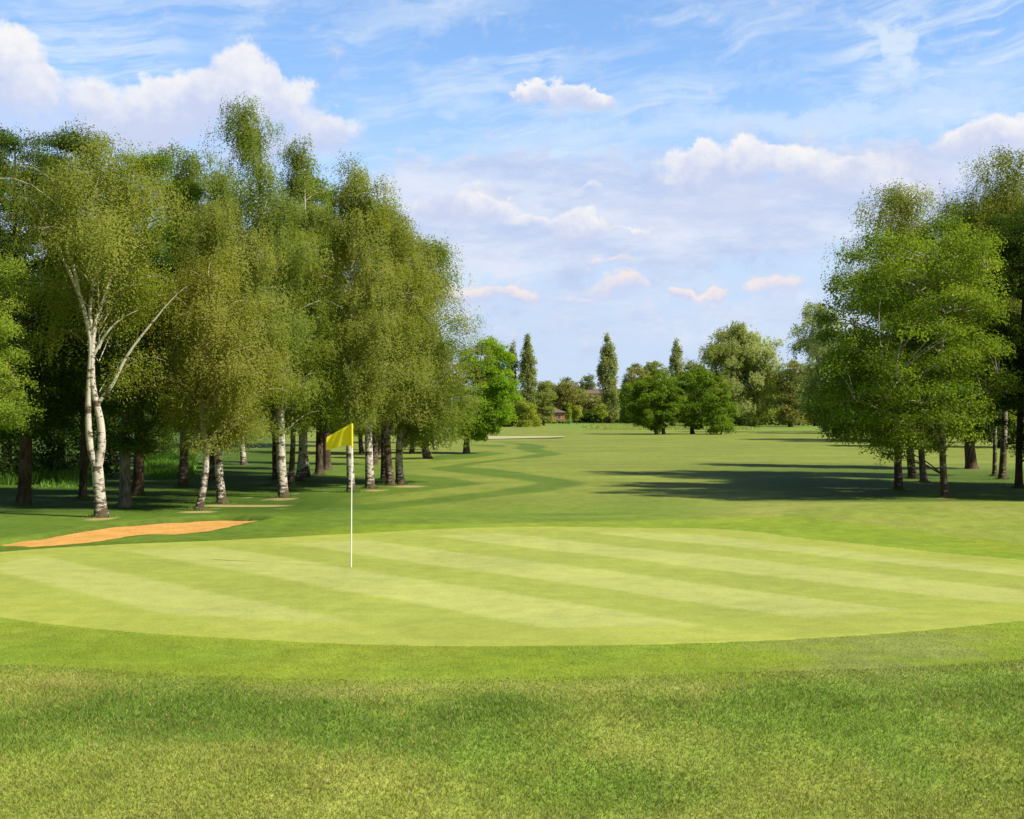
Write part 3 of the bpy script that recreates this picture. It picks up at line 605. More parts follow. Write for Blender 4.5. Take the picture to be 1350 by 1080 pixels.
# ------------------------------------------------------------------ houses
def box_mesh(name, x0, x1, y0, y1, z0, z1, mat, parent):
    V = np.array([(x, y, z) for z in (z0, z1) for y in (y0, y1) for x in (x0, x1)], float)
    Q = np.array([(0, 2, 3, 1), (4, 5, 7, 6), (0, 1, 5, 4), (2, 6, 7, 3), (0, 4, 6, 2), (1, 3, 7, 5)])
    return mesh_np(name, V, [Q], mat, parent)
def brick_mat(name, a, c, mortar):
    m, nt, out = newmat(name); b = NB(nt); t = b.n('ShaderNodeTexBrick'); pos = b.n('ShaderNodeTexCoord').outputs['Object']; s = b.sep(pos)
    b.put(t.inputs['Vector'], b.xyz(b.m('ADD', s[0], s[1]), s[2], 0)); t.inputs['Scale'].default_value = 4.5
    b.put(t.inputs['Color1'], a); b.put(t.inputs['Color2'], c); b.put(t.inputs['Mortar'], mortar); t.inputs['Mortar Size'].default_value = .012
    b.L.new(b.bsdf(t.outputs[0], .9, .1), out.inputs[0]); return m
BRK = brick_mat('red_brick', (.56, .15, .06), (.62, .19, .08), (.35, .25, .2)); TIL = plain_mat('roof_tile', (.15, .115, .095), .8, .1, .25, 3)
WHT = plain_mat('white_paint', (.8, .78, .74), .5); GLS = plain_mat('window_glass', (.10, .12, .14), .1, .6)
def hip_roof(name, x0, x1, y0, y1, z0, z1, mat, parent):
    ym = (y0 + y1) / 2; e = (y1 - y0) / 2 * .9
    V = np.array([(x0, y0, z0), (x1, y0, z0), (x1, y1, z0), (x0, y1, z0), (x0 + e, ym, z1), (x1 - e, ym, z1),
                  (x0, y0, z0 - .18), (x1, y0, z0 - .18), (x1, y1, z0 - .18), (x0, y1, z0 - .18)], float)
    Q = np.array([(0, 1, 5, 4), (2, 3, 4, 5), (0, 6, 7, 1), (1, 7, 8, 2), (2, 8, 9, 3), (3, 9, 6, 0), (6, 9, 8, 7)]); Tt = np.array([(1, 2, 5), (3, 0, 4)])
    return mesh_np(name, V, [Q, Tt], mat, parent)
def house(name, label, xr, D, width, depth, eave, ridge, wall, roof, z=None):
    x = (xr - HX) / F * D; zb = float(h(np.array([x]), np.array([D]))[0]) if z is None else z
    r = empty(name, (x - width / 2, D, zb)); tag(r, label, 'house')
    hw = width / 2
    w = box_mesh('wall', -hw, hw, 0, depth, -.5, eave, wall, r)
    rf = hip_roof('roof', -hw - .35, hw + .35, -.35, depth + .35, eave + .19, ridge, roof, r)
    box_mesh('chimney', -hw * .4 - .35, -hw * .4 + .35, depth / 2 - .3, depth / 2 + .3, ridge - .7, ridge + .7, wall, rf)
    for wx in ((hw - 1.35), (-hw + 1.4), 0):
        f = box_mesh('window', wx - .5, wx + .5, -.05, .02, eave - 1.45, eave - .35, WHT, r)
        box_mesh('pane', wx - .42, wx + .42, -.062, -.052, eave - 1.37, eave - .43, GLS, f)
    d = box_mesh('door', -1.9, -1.0, -.05, .02, -.3, min(2.0, eave - .4), WHT, r)
    box_mesh('handle', -1.15, -1.08, -.1, -.052, .9, .98, GLS, d)
house('brick_house', 'low red brick house with hipped tile roof, half hidden by hedges at the far end', 744.5, 300, 7.0, 6.0, 2.45, 3.9, BRK, TIL, z=-.1)
house('hill_house', 'distant house with long brown roof among the hill trees', 800, 440, 9.0, 6.0, 9.6 - 6.5, 10.6 - 5.6, plain_mat('render', (.4, .34, .27), .9), TIL)

# ------------------------------------------------------------------ ground
COL = dict(rough=(.272, .335, .055), fair=(.180, .220, .036), fair_dark=(.078, .138, .013), fringe=(.182, .254, .019), green_l=(.336, .370, .102), green_d=(.266, .314, .058),
           edge=(.285, .325, .056), wood=(.052, .100, .011), dry=(.39, .365, .10), dark=(.142, .235, .028), bare=(.40, .30, .14))
COL = {k_: np.array(v) for k_, v in COL.items()}
def lerp(a, b, t): return a + (b - a) * t[..., None]
def turf_color(x, y):
    c = np.broadcast_to(COL['fair'], x.shape + (3,)).copy()
    n1 = fbm(x, y, 5, 11); n2 = fbm(x * .35, y, 3, 21); n3 = fbm(x, y, 1.6, 31)
    n4 = fbm(x * .22, y, 1.1, 23); c = c * (1 + .30 * (n2 - .5) + .28 * (n4 - .5))[..., None]
    # semi-rough behind the green, darker bands
    sr = sstep(34, 28, y + 4 * (n1 - .5)) ; c = lerp(c, np.array((.140, .208, .024)), sr * .75)
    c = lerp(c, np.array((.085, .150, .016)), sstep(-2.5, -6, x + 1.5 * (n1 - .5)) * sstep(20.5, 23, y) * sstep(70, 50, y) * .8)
    c = lerp(c, COL['fair_dark'] * 1.15, sstep(.44, .62, n2) * sstep(22, 25, y) * sstep(38, 31, y) * .55 * sstep(6, 2, x))
    # zigzag mowing band
    m = (y > 28) & (y < 190) & (x > -20) & (x < 16)
    z = np.zeros(x.shape)
    if m.any():
        wx = x[m] + .25 * (fbm(x[m], y[m], 2.5, 5) - .5); wy = y[m] + 1.2 * (fbm(x[m], y[m], 3, 6) - .5)
        q = np.zeros(m.sum())
        for P in ZIG: q = np.maximum(q, sstep(-.22, .22, sdist(P, wx, wy)) * (1 if P is not ZIG[-1] else .5))
        z[m] = q
    c = lerp(c, COL['fair_dark'], z * .84)
    # cross mowing lines on the open fairway to the right
    cm = .5 + .5 * np.sin((y * .9 + x * .12) * 2 * np.pi / 7.5); c = c * (1 + .07 * (sstep(.3, .7, cm) - .5) * sstep(35, 45, y) * sstep(150, 110, y))[..., None]
    # under the woods: turf darkened, part of the trees' shade put into the colour
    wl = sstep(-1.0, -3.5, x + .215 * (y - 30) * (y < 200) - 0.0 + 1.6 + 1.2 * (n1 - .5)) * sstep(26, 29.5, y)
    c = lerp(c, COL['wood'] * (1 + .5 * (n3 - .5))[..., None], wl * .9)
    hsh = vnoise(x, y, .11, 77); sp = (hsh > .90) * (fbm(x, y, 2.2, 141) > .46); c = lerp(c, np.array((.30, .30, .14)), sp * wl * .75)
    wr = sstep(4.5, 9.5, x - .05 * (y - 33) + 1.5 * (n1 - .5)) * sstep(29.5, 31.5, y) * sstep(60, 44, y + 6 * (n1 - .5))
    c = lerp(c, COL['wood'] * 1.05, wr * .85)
    # rough mound at right
    mo = sstep(3.0, 6.0, x + 2 * (n1 - .5)) * sstep(31.5, 30.2, y); c = lerp(c, lerp(np.broadcast_to(COL['rough'] * .74, c.shape), COL['dry'] * .75, sstep(.38, .68, n3) * .45), mo * .9)
    # long rough ahead of the hedges
    far_ = sstep(158, 166, y + 6 * (n1 - .5)) * sstep(4, 10, x); c = lerp(c, np.array((.15, .23, .035)), far_ * .8)
    c = lerp(c, np.array((.07, .11, .02)), sstep(255, 290, y + 20 * (n1 - .5)))
    # fringe and the rough in front of it
    df = np.full(x.shape, -9.); mf = (y < 30) & (np.abs(x) < 30)
    if mf.any(): df[mf] = sdist(FRINGE, x[mf], y[mf] + .22 * (n3[mf] - .5))
    fr = sstep(-.42, .22, df + .25 * (fbm(x, y, .35, 151) - .5))
    front = sstep(12.6, 11.6, y - .02 * x * x * 0 + .0 * x) * (1 - fr)
    pat = fbm(x, y, 2.3, 41); pat2 = fbm(x, y, .9, 51)
    rc_ = lerp(np.broadcast_to(COL['rough'] * 1.0, c.shape), COL['dry'], sstep(.48, .74, pat * .6 + pat2 * .4) * .55)
    rc_ = lerp(rc_, COL['dark'] * 1.1, sstep(.55, .36, fbm(x, y, 1.9, 61)) * .85 * sstep(7.2, 8.6, y))
    dl = np.exp(-((x + 2.6) / 1.5) ** 2 - ((y - 9.6) / .62) ** 2) + .8 * np.exp(-((x + .1) / .75) ** 2 - ((y - 9.75) / .55) ** 2); rc_ = lerp(rc_, COL['dark'] * .95, np.clip(dl * (.3 + 1.1 * pat2), 0, .8))
    rc_ = lerp(rc_, COL['dry'] * np.array([.95, 1.0, 1.1]), sstep(-.75, -.2, df) * sstep(.35, .6, fbm(x * .5, y, .7, 121)) * .65 * sstep(14, 12, y))
    c = lerp(c, rc_, sstep(13.5, 12.4, y - .012 * x * x) * (1 - fr))
    fc = lerp(np.broadcast_to(COL['fringe'], c.shape), COL['fringe'] * np.array([1.12, 1.03, 1.3]), sstep(.4, .65, n3))
    fc = lerp(fc, COL['dark'] * 1.1, sstep(.45, .7, fbm(x, y, .9, 131)) * .3)
    fc = lerp(fc, np.array((.20, .235, .060)), sstep(1.5, 3.5, x + 2 * (n3 - .5)) * sstep(13.2, 11.9, y - .06 * (x - 3)) * sstep(.35, .6, fbm(x, y, .8, 111)) * .8)
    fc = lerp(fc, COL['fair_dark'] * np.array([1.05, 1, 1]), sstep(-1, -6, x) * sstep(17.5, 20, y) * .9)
    c = lerp(c, fc, fr)
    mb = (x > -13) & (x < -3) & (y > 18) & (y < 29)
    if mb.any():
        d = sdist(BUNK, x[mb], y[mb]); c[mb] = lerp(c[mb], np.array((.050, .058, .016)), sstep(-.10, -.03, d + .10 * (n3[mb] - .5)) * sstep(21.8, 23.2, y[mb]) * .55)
    # bare earth: thin strip and rings round trunks
    for bx, by, br in BASES:
        e = ((x - bx) / (br * 2.6)) ** 2 + ((y - by) / (br * 3.0)) ** 2; c = lerp(c, np.array((.20, .165, .085)), sstep(1.2, .3, e + 1.8 * (n3 - .5)) * .5)
    for px, py, a, b_ in [(322, 667, 1.05, .30), (540, 641, .55, .5), (133, 684, .30, .5), (373, 658, .38, .35), (262, 675, .4, .3), (1218, 637.5, .35, .6), (495, 646.5, .35, .4), (1246, 657, .25, .3)]:
        D = EYE * F / (py - HY); xx = (px - HX) / F * D
        e = ((x - xx) / a) ** 2 + ((y - D) / b_) ** 2; c = lerp(c, COL['bare'], sstep(1.3, .5, e + .9 * (n3 - .5)) * .85)
    return c
def axis(parts):
    out = [parts[0][0]]
    for a, b_, st in parts: out += list(np.linspace(a, b_, max(2, int(round((b_ - a) / st)) + 1))[1:])
    return np.array(out)
xs = axis([(-1500, -300, 120), (-300, -90, 15), (-90, -34, 2), (-34, -14, .5), (-14, 18, .16), (18, 34, .5), (34, 90, 2), (90, 300, 15), (300, 1500, 120)])
ys = axis([(-300, -40, 52), (-40, 4, 4), (4, 30, .16), (30, 60, .4), (60, 150, .9), (150, 340, 4), (340, 620, 14), (620, 2400, 120)])
GX, GY = np.meshgrid(xs, ys)
GZ = hg(GX.ravel(), GY.ravel()); nx, ny = len(xs), len(ys)
i = (np.arange(ny - 1)[:, None] * nx + np.arange(nx - 1)[None]).ravel(); Q = np.stack([i, i + 1, i + nx + 1, i + nx], 1)
TM = turf_mat('turf')
# the ground lies a little lower under the putting green, whose own sheet covers it
gd = np.full(GX.size, -9.); mk = (np.abs(GX.ravel()) < 25) & (GY.ravel() < 30) & (GY.ravel() > 8); gd[mk] = sdist(GREEN, GX.ravel()[mk], GY.ravel()[mk])
GZ = GZ - .07 * sstep(.3, .8, gd)
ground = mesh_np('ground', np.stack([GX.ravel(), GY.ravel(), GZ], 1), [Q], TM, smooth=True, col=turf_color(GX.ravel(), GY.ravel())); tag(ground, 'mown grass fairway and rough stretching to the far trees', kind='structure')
def sheet(name, P, step, zf, mat, colf=None, label=None, grow=0.0, zoff=.004):
    """a sheet cut to a plan outline: grid cells inside, fringe of fan cells snapped to the outline"""
    x = np.arange(P[:, 0].min() - step, P[:, 0].max() + 2 * step, step[0] if hasattr(step, '__len__') else step); y = np.arange(P[:, 1].min() - step, P[:, 1].max() + 2 * step, step)
    X, Y = np.meshgrid(x, y); d = sdist(P, X, Y) + grow; sh = X.shape
    # snap grid points lying just outside onto the outline
    Xf, Yf, df = X.ravel().copy(), Y.ravel().copy(), d.ravel()
    near = (df < 0) & (df > -1.6 * step)
    e = .01
    gx = (sdist(P, Xf[near] + e, Yf[near]) - sdist(P, Xf[near] - e, Yf[near])) / (2 * e); gy = (sdist(P, Xf[near], Yf[near] + e) - sdist(P, Xf[near], Yf[near] - e)) / (2 * e)
    Xf[near] -= gx * df[near]; Yf[near] -= gy * df[near]
    ok = (df > 0) | near; core = df > 0
    n_ = sh[1]; i = (np.arange(sh[0] - 1)[:, None] * n_ + np.arange(n_ - 1)[None]).ravel(); q = np.stack([i, i + 1, i + n_ + 1, i + n_], 1)
    q = q[ok[q].all(1) & core[q].any(1)]
    us = np.unique(q); mp = np.full(len(Xf), -1); mp[us] = np.arange(len(us)); xx, yy = Xf[us], Yf[us]; rim = np.where(near[us], -.007, 0)
    o = mesh_np(name, np.stack([xx, yy, zf(xx, yy) + zoff + rim], 1), [mp[q]], mat, smooth=True, col=None if colf is None else colf(xx, yy))
    tag(o, label, kind='structure'); return o
def green_color(x, y):
    s = .73 * x + .68 * y + .10 * (fbm(x, y, 1.6, 71) - .5); b_ = np.array([3.9, 5.2, 6.5, 7.72, 9.03, 10.42, 11.6, 12.95, 14.2, 15.5, 16.8, 18.1, 19.4, 20.7, 22, 23.3, 24.6, 25.9, 27.2])
    lg = np.zeros(x.shape); 
    for q in range(0, len(b_) - 1, 2): lg += sstep(-.06, .06, s - b_[q]) * sstep(.06, -.06, s - b_[q + 1])
    d = sdist(GREEN, x, y)
    c = lerp(np.broadcast_to(COL['green_d'], x.shape + (3,)), COL['green_l'], np.clip(lg, 0, 1))
    ring = sstep(1.25, .95, d + .3 * (fbm(x, y, 2, 81) - .5)); c = lerp(c, COL['edge'], ring * .85)
    n = fbm(x, y, 3.5, 91); n2 = fbm(x, y, 1.1, 95)
    return c * (1 + .10 * (n - .5) + .12 * (n2 - .5))[..., None]
sheet('putting_green', GREEN, .09, h, turf_mat('putting_turf', .6, .12, 26), green_color, 'smooth pale striped putting green around the flag')
sheet('sand_bunker', BUNK, .12, lambda x, y: h(x, y) - .08 + .05 * sstep(22.3, 24.5, y) + .015 * wav(x, y, .8, 4), sand_mat('orange_sand', (.46, .235, .062), (.59, .325, .098)), None, 'orange sand bunker beside the left of the green', grow=.12, zoff=0)
sheet('sand_bunker', FARB, .5, lambda x, y: h(x, y) + .10 * np.exp(-((y - 113) / 4) ** 2), sand_mat('pale_sand', (.36, .33, .19), (.44, .40, .25)), None, 'thin pale sand bunker far across the fairway beyond the maple', zoff=.03)

# ------------------------------------------------------------------ grass blades
def blades(name, label, x, y, ht, wd, col, mat, lean=.5):
    n = len(x); rg = np.random.default_rng(len(x)); z = h(x, y); th = rg.uniform(0, 6.283, n); hh = ht * rg.uniform(.45, 1.15, n)
    ux, uy = np.cos(th) * wd / 2, np.sin(th) * wd / 2; lx, ly = rg.normal(0, lean, n) * hh, rg.normal(0, lean, n) * hh
    V = np.stack([np.stack([x - ux, y - uy, z - .004], 1), np.stack([x + ux, y + uy, z - .004], 1), np.stack([x + lx, y + ly, z + hh], 1)], 1).reshape(-1, 3)
    o = mesh_np(name, V, [np.arange(3 * n).reshape(-1, 3)], mat, col=np.repeat(col, 3, 0)); return tag(o, label, kind='stuff')
BL = blade_mat('grass_blade')
n = 1150000; y = rng.uniform(6.3, 13.2, n); x = rng.uniform(-.5, .5, n) * (y * .87 + 1.6)
den = .35 + .65 * fbm(x, y, .35, 301); df = sdist(FRINGE, x, y); 
kp = (rng.random(n) < den * np.where(df > 0, .30, .66)) & (sdist(GREEN, x, y) < -.02); x, y, df = x[kp], y[kp], df[kp]
c = turf_color(x, y); jit = rng.random(len(x)); c = c * (.62 + .74 * rng.random((len(x), 1)) ** 1.1); dk = rng.random(len(x)) < .03 + .14 * sstep(.6, .75, fbm(x, y, .25, 333)); c[dk] *= np.array((.42, .5, .5))
straw = (rng.random(len(x)) < np.where(df < 0, .06 + .12 * sstep(.45, .7, fbm(x, y, .7, 335)), .04)); c[straw] = np.array((.52, .44, .16)) * rng.uniform(.6, 1.1, (straw.sum(), 1))
blades('grass', 'rough grass and shorter fringe turf in the foreground', x, y, np.interp(df, [-.7, .15], [1, 0]) * .020 * (.4 + 1.2 * fbm(x, y, .5, 341)) + .013, np.where(df > 0, .0045, .0065), c, BL, .75)
rgt = np.random.default_rng(55); tx, ty = [], []
for bx, by, br in BASES:
    if by < 46:
        r_ = br * 1.15 + rgt.exponential(.10, 260); a_ = rgt.uniform(0, 6.28, 260); tx.append(bx + r_ * np.cos(a_)); ty.append(by + r_ * np.sin(a_))
tx, ty = np.concatenate(tx), np.concatenate(ty)
blades('grass_tufts', 'uncut grass tufts round the feet of the trunks', tx, ty, .10 * (.4 + fbm(tx, ty, .3, 61)), .010, np.array((.10, .17, .02)) * rgt.uniform(.6, 1.6, (len(tx), 1)), BL, .4)
def long_grass(label, px0, px1, D0, D1, ht, wd, n, base_c, seed):
    rg = np.random.default_rng(seed); D = rg.uniform(D0, D1, n); x = (rg.uniform(px0, px1, n) - HX) / F * D
    kp = rg.random(n) < sstep(.3, .55, fbm(x, D, (D1 - D0) / 5, seed)); x, D = x[kp], D[kp]; u = (HX + x * F / D - px0) / (px1 - px0); kp = rg.random(len(x)) < sstep(0, .3, u + .25 * (fbm(x, D, 6, seed + 8) - .5)) * sstep(1, .7, u); x, D = x[kp], D[kp]
    c = np.array(base_c) * rg.uniform(.6, 1.35, (len(x), 1))
    u = (HX + x * F / D - px0) / (px1 - px0); tp = sstep(0, .12, u) * sstep(1, .88, u) * sstep(D0, D0 + .25 * (D1 - D0), D + 8 * (fbm(x, D, 4, seed + 7) - .5) * (D1 - D0) / 40)
    c = c * (1 + .5 * (fbm(x, D, 3, seed + 9) - .5))[:, None]
    blades('long_grass', label, x, D, ht * (.08 + .92 * tp) * (.5 + 1.0 * fbm(x, D, 1.5, seed + 3)), wd, c, BL, .35)
long_grass('uncut long grass under the shrubs at the left edge', -60, 150, 37, 46, .42, .035, 26000, (.13, .26, .03), 401)
long_grass('uncut long grass patch in sun behind the thick brown trunks', 186, 262, 42, 60, .45, .04, 16000, (.16, .32, .03), 402)
long_grass('long rough before the far hedges and round trees', 756, 1010, 164, 238, .26, .14, 110000, (.34, .41, .085), 403)

# ------------------------------------------------------------------ flag
fx, fy, fz = hit(463, 748)
fr = empty('golf_flagstick', (fx, fy, fz)); tag(fr, 'white flagstick with yellow flag standing in the hole on the green', 'flag')
pz = np.array([-.08, .3, 1.0, 1.6, 2.13]); V, Q = tube(np.stack([.012 * (pz / 2.13), 0 * pz, pz], 1), np.array([.010, .0095, .0085, .008, .0075]), 12)
mesh_np('pole', V, [Q], plain_mat('pole_white', (.82, .81, .76), .35, .4, .05), fr, smooth=True)
V, Q = tube(np.array([(.012, 0, 1.78), (.012, 0, 2.135)]), np.array([.016, .016]), 12)
YEL = plain_mat('flag_yellow', (.90, .82, .05), .7, .15, .06, 9)
nb = YEL.node_tree; bb = NB(nb); pr = [q for q in nb.nodes if q.type == 'BSDF_PRINCIPLED'][0]; tl = bb.n('ShaderNodeBsdfTranslucent'); bb.put(tl.inputs[0], (.96, .86, .03)); mx = bb.n('ShaderNodeMixShader'); mx.inputs[0].default_value = .48
bb.L.new(pr.outputs[0], mx.inputs[1]); bb.L.new(tl.outputs[0], mx.inputs[2]); bb.L.new(mx.outputs[0], [q for q in nb.nodes if q.type == 'OUTPUT_MATERIAL'][0].inputs[0])
uu, vv = np.meshgrid(np.linspace(0, 1, 34), np.linspace(0, 1, 22))
topz = 2.135 - .205 * uu ** 1.05; botz = 1.80 - .045 * uu + .02 * np.sin(uu * 5)
xx = .012 - .405 * uu + .018 * (vv - .5) * uu; zz = botz + (topz - botz) * vv; yy = .034 * np.sin(uu * 8.5 + 1.6 * vv) * uu ** .6 + .155 * uu
Vf = np.concatenate([np.stack([xx.ravel(), yy.ravel() - .0012, zz.ravel()], 1), np.stack([xx.ravel(), yy.ravel() + .0012, zz.ravel()], 1)]); m_ = 34; i = (np.arange(21)[:, None] * m_ + np.arange(33)[None]).ravel(); q1 = np.stack([i, i + 1, i + m_ + 1, i + m_], 1)
fl = mesh_np('flag', Vf, [q1, q1[:, ::-1] + 34 * 22], YEL, fr, smooth=True); mesh_np('sleeve', V, [Q], YEL, fl, smooth=True)
V, Q = tube(np.array([(0, 0, -.1), (0, 0, .0045)]), np.array([.054, .054]), 24); mesh_np('hole', V, [Q], plain_mat('cup', (.02, .02, .015), .9), fr, smooth=True)

# ------------------------------------------------------------------ sky, sun, camera
W = bpy.data.worlds.new('World'); SC.world = W; W.use_nodes = True; nt = W.node_tree
for q in list(nt.nodes): nt.nodes.remove(q)
b = NB(nt); out = b.n('ShaderNodeOutputWorld'); bg = b.n('ShaderNodeBackground'); b.L.new(bg.outputs[0], out.inputs[0])
sky = b.n('ShaderNodeTexSky', sky_type='NISHITA'); sky.sun_disc = False; sky.sun_elevation = SUN_EL; sky.sun_rotation = SUN_AZ
sky.air_density = 1.0; sky.dust_density = .6; sky.ozone_density = 1.4; sky.altitude = 80
gen = b.n('ShaderNodeTexCoord').outputs['Generated']; s = b.sep(gen)
az = b.m('ARCTAN2', s[0], s[1]); el = b.m('ARCSINE', s[2])
uv = b.xyz(az, el, 0)
wn = b.vm('SUBTRACT', b.noise(uv, 13, 6, .6, 'Color'), (.5, .5, .5)); wn2 = b.vm('SUBTRACT', b.noise(uv, 48, 4, .6, 'Color'), (.5, .5, .5))
wv = b.vm('ADD', uv, b.vm('ADD', b.vm('SCALE', wn, scale=.062), b.vm('SCALE', wn2, scale=.020)))
ws = b.sep(wv); wu, wvv = ws[0], ws[1]
def ang(px, py): return math.atan((px - HX) / F), math.atan((HY - py) / math.hypot(F, px - HX))
def blob(px, py, rx, ry, wt=1.0, bias=0.0):
    u, v = ang(px, py); du = b.m('MULTIPLY', b.m('SUBTRACT', wu, u), F / rx); dv = b.m('MULTIPLY', b.m('SUBTRACT', wvv, v), F / ry)
    d2 = b.m('ADD', b.m('MULTIPLY', du, du), b.m('MULTIPLY', dv, dv)); w = b.m('MULTIPLY', b.m('SUBTRACT', 1.0, d2, clamp=True), wt)
    return w, b.m('MULTIPLY', w, b.m('ADD', dv, bias))
def field(lst):
    sw = st = None
    for q in lst:
        w, t = blob(*q)
        sw = w if sw is None else b.m('ADD', sw, w); st = t if st is None else b.m('ADD', st, t)
    return sw, b.m('DIVIDE', st, b.m('MAXIMUM', sw, .02))
cum, cum_t = field([(5, 85, 70, 62), (90, 135, 100, 55), (190, 150, 85, 52), (312, 112, 62, 55), (250, 140, 80, 50), (375, 145, 90, 55), (440, 168, 62, 38), (300, 180, 200, 45, .8, -.8), (60, 190, 150, 50, .6, -.8),
    (700, 130, 28, 17), (752, 136, 50, 22), (792, 137, 32, 17),
    (905, 222, 58, 34), (965, 215, 75, 34), (1050, 232, 85, 44), (1130, 246, 90, 32), (1200, 245, 55, 22), (950, 265, 170, 36, .75, -.9),
    (1340, 185, 90, 30), (1250, 205, 120, 32, .7, -.5),
    (625, 288, 75, 26), (705, 298, 50, 18, .7), (762, 298, 55, 30), (560, 275, 60, 26, .7, -.4), (640, 262, 40, 12, .6), (738, 312, 34, 12, .7), (772, 247, 26, 13, .7), (850, 300, 60, 12, .5), (1180, 222, 90, 22, .6), (1000, 292, 70, 12, .5)])
low, low_t = field([(622, 392, 42, 22), (684, 389, 40, 19), (812, 380, 50, 26), (900, 383, 24, 13), (946, 387, 32, 15), (1026, 385, 44, 24), (796, 348, 32, 11, .8), (760, 400, 80, 10, .35), (645, 440, 60, 9, .3), (880, 425, 90, 9, .3)])
veil, _ = field([(800, 420, 520, 55, .55), (640, 350, 200, 60, .5), (980, 345, 260, 40, .5), (950, 240, 420, 80, .7), (680, 250, 200, 70, .6), (600, 240, 150, 42, .8), (740, 265, 300, 60, .9), (880, 315, 230, 32, 1.0), (1080, 290, 200, 45, .8), (1250, 225, 200, 55, .9), (760, 330, 320, 40, .5), (660, 300, 240, 40, .8)])
nb1 = b.noise(uv, 30, 7, .62); nb2 = b.noise(uv, 95, 4, .6)
det = b.m('ADD', b.m('MULTIPLY', b.m('SUBTRACT', nb1, .5), 1.0), b.m('MULTIPLY', b.m('SUBTRACT', nb2, .5), .35))
brk = b.noise(b.xyz(az, b.m('MULTIPLY', el, 1.7), .3), 11, 3, .55)
cum = b.m('MULTIPLY', cum, b.rng(brk, .32, .62, .55, 1.15))
cmask = b.rng(b.m('ADD', cum, b.m('MULTIPLY', det, .8)), .10, b.rng(cum_t, .25, -.5, .58, 1.35))
lmask = b.rng(b.m('ADD', low, b.m('MULTIPLY', det, 1.3)), .12, b.rng(low_t, .2, -.5, .62, 1.3))
vmask = b.rng(b.m('ADD', veil, b.m('MULTIPLY', det, 2.2)), .0, 1.0)
# cirrus: stretched wisps
cu = b.xyz(b.m('ADD', b.m('MULTIPLY', az, 3.2), b.m('MULTIPLY', el, -1.5)), b.m('ADD', b.m('MULTIPLY', el, 17), b.m('MULTIPLY', az, -2.2)), 0)
cw = b.vm('ADD', cu, b.vm('SCALE', b.vm('SUBTRACT', b.noise(uv, 5, 3, .5, 'Color'), (.5, .5, .5)), scale=1.6))
cir = b.m('MULTIPLY', b.rng(b.noise(cw, 1.5, 7, .62), .47, .78), b.rng(el, .08, .2))
wk, _ = field([(1158, 42, 34, 20, .9), (1180, 72, 20, 42), (1196, 105, 13, 26, .8), (1212, 14, 26, 30, .7), (1222, 60, 40, 26, .35)])
wisp = b.m('MULTIPLY', b.rng(b.m('ADD', wk, b.m('MULTIPLY', b.m('SUBTRACT', b.noise(cw, 5, 5, .65), .5), 1.6)), .05, 1.2), .95)
pv, _ = field([(700, 190, 130, 40), (930, 160, 260, 26, .8), (1150, 155, 240, 30, .9), (600, 120, 70, 22, .7), (820, 195, 60, 16), (150, 40, 160, 50, .4), (560, 12, 220, 30, .8), (950, 95, 200, 24, .6), (1290, 110, 120, 45, .8)])
pw = b.m('MULTIPLY', b.rng(b.m('ADD', pv, b.m('MULTIPLY', b.m('SUBTRACT', b.noise(cw, 3.2, 6, .65), .5), 1.8)), .05, 1.3), .62)
cv = b.xyz(b.m('ADD', b.m('MULTIPLY', az, 2.4), b.m('MULTIPLY', el, 1.2)), b.m('ADD', b.m('MULTIPLY', el, 46), b.m('MULTIPLY', az, -6.5)), .9)
cv = b.vm('ADD', cv, b.vm('SCALE', b.vm('SUBTRACT', b.noise(uv, 7, 3, .5, 'Color'), (.5, .5, .5)), scale=2.2))
thin_ = b.m('MULTIPLY', b.m('MULTIPLY', b.rng(b.noise(cv, 1.3, 7, .62), .44, .72), b.rng(b.noise(uv, 6, 2), .36, .58)), b.rng(el, .10, .2))
# colours of the sky, in units of the background strength
EXPO, STR = .65, .05
K = 1.0 / (STR * 2 ** EXPO)
base = b.mix(1.0, sky.outputs[0], (2.08, 2.46, 2.86), 'MULTIPLY')
hz = b.rng(el, .30, .06, 0, .94)
base = b.mix(hz, base, tuple(K * q for q in (.590, .712, .922)))
c1 = b.mix(b.m('MULTIPLY', b.m('MAXIMUM', b.m('MAXIMUM', cir, b.m('MULTIPLY', thin_, .9)), b.m('MAXIMUM', wisp, pw)), .78), base, tuple(K * q for q in (.80, .89, .98)))
vs = b.noise(b.xyz(b.m('MULTIPLY', az, 1.0), b.m('MULTIPLY', el, 3.2), .7), 9, 6, .62)
vcol = b.mix(b.rng(vs, .36, .66), tuple(K * q for q in (.520, .615, .860)), tuple(K * q for q in (.800, .830, .940)))
c2 = b.mix(b.m('MULTIPLY', vmask, .82), c1, vcol)
sh = b.rng(b.m('ADD', b.m('ADD', cum_t, -.05), b.m('MULTIPLY', det, 1.5)), -.5, .85)
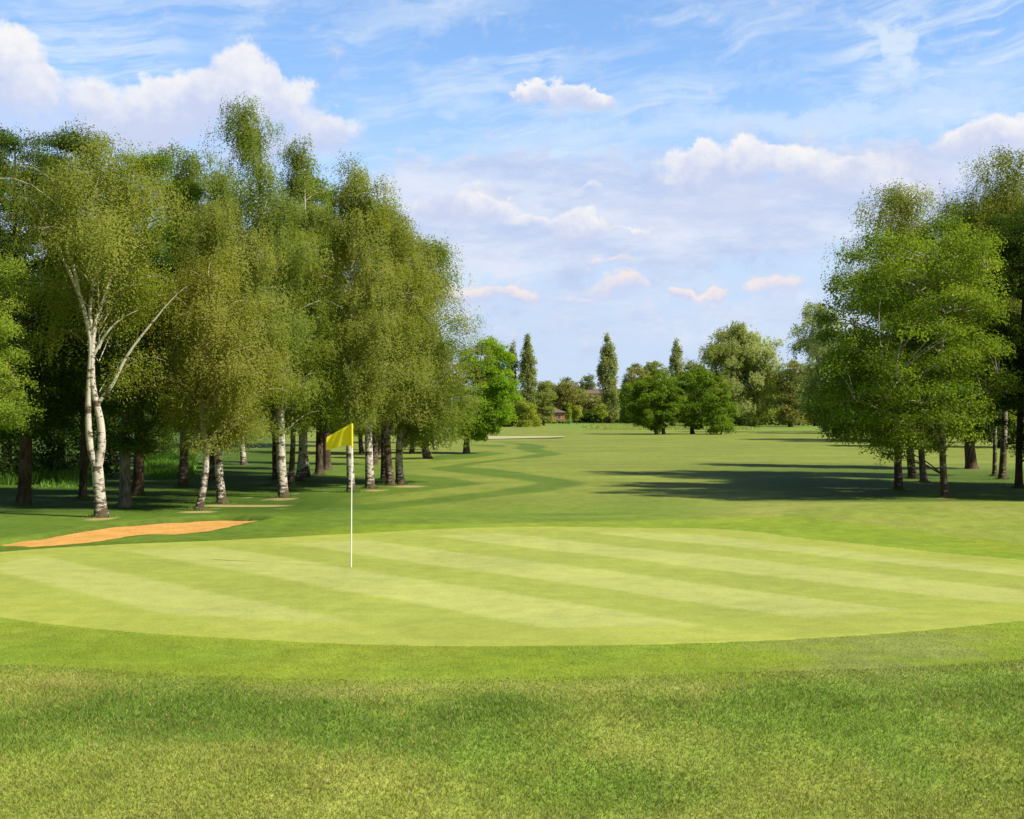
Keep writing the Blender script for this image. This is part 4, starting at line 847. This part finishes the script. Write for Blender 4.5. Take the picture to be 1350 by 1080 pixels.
c3 = b.mix(b.m('MULTIPLY', cmask, .92), c2, b.mix(sh, tuple(K * q for q in (.600, .665, .880)), tuple(K * q for q in (.970, .945, .940))))
sh2 = b.rng(b.m('ADD', low_t, b.m('MULTIPLY', det, 1.2)), -.5, .6)
c4 = b.mix(b.m('MULTIPLY', lmask, .8), c3, b.mix(sh2, tuple(K * q for q in (.600, .650, .890)), tuple(K * q for q in (.96, .84, .79))))
b.L.new(c4, bg.inputs[0]); bg.inputs[1].default_value = STR
# the cloud field fills the part of the sky ahead; overhead and behind the sky is clear
bg2 = b.n('ShaderNodeBackground'); b.L.new(sky.outputs[0], bg2.inputs[0]); bg2.inputs[1].default_value = STR
ahead = b.m('MULTIPLY', b.m('MULTIPLY', b.rng(b.m('ABSOLUTE', az), .85, .62), b.rng(el, .68, .48)), b.rng(el, -.06, -.02))
mxs = b.n('ShaderNodeMixShader'); b.L.new(ahead, mxs.inputs[0]); b.L.new(bg2.outputs[0], mxs.inputs[1]); b.L.new(bg.outputs[0], mxs.inputs[2]); b.L.new(mxs.outputs[0], out.inputs[0])

sd = Vector((math.sin(SUN_AZ) * math.cos(SUN_EL), math.cos(SUN_AZ) * math.cos(SUN_EL), math.sin(SUN_EL)))
sl = bpy.data.lights.new('sun', 'SUN'); sl.energy = 4.9; sl.angle = R(.53); sl.color = (1.0, .93, .80)
so = bpy.data.objects.new('sun', sl); so.rotation_euler = sd.to_track_quat('Z', 'Y').to_euler(); so.location = (30, -10, 40); link(so)
cam = bpy.data.cameras.new('camera'); co = link(bpy.data.objects.new('camera', cam)); co.location = (0, 0, EYE)
cam.sensor_width = 36; cam.lens = 36 * F / 1350; cam.clip_end = 8000; cam.clip_start = .05
co.rotation_euler = (R(90) + math.atan(5 / F), 0, 0); SC.camera = co
SC.view_settings.view_transform = 'Standard'; SC.view_settings.look = 'None'; SC.view_settings.gamma = 1; SC.view_settings.exposure = EXPO
SC.cycles.max_bounces = 5; SC.cycles.diffuse_bounces = 3; SC.cycles.transmission_bounces = 4; SC.cycles.use_denoising = True
SC.cycles.use_adaptive_sampling = True
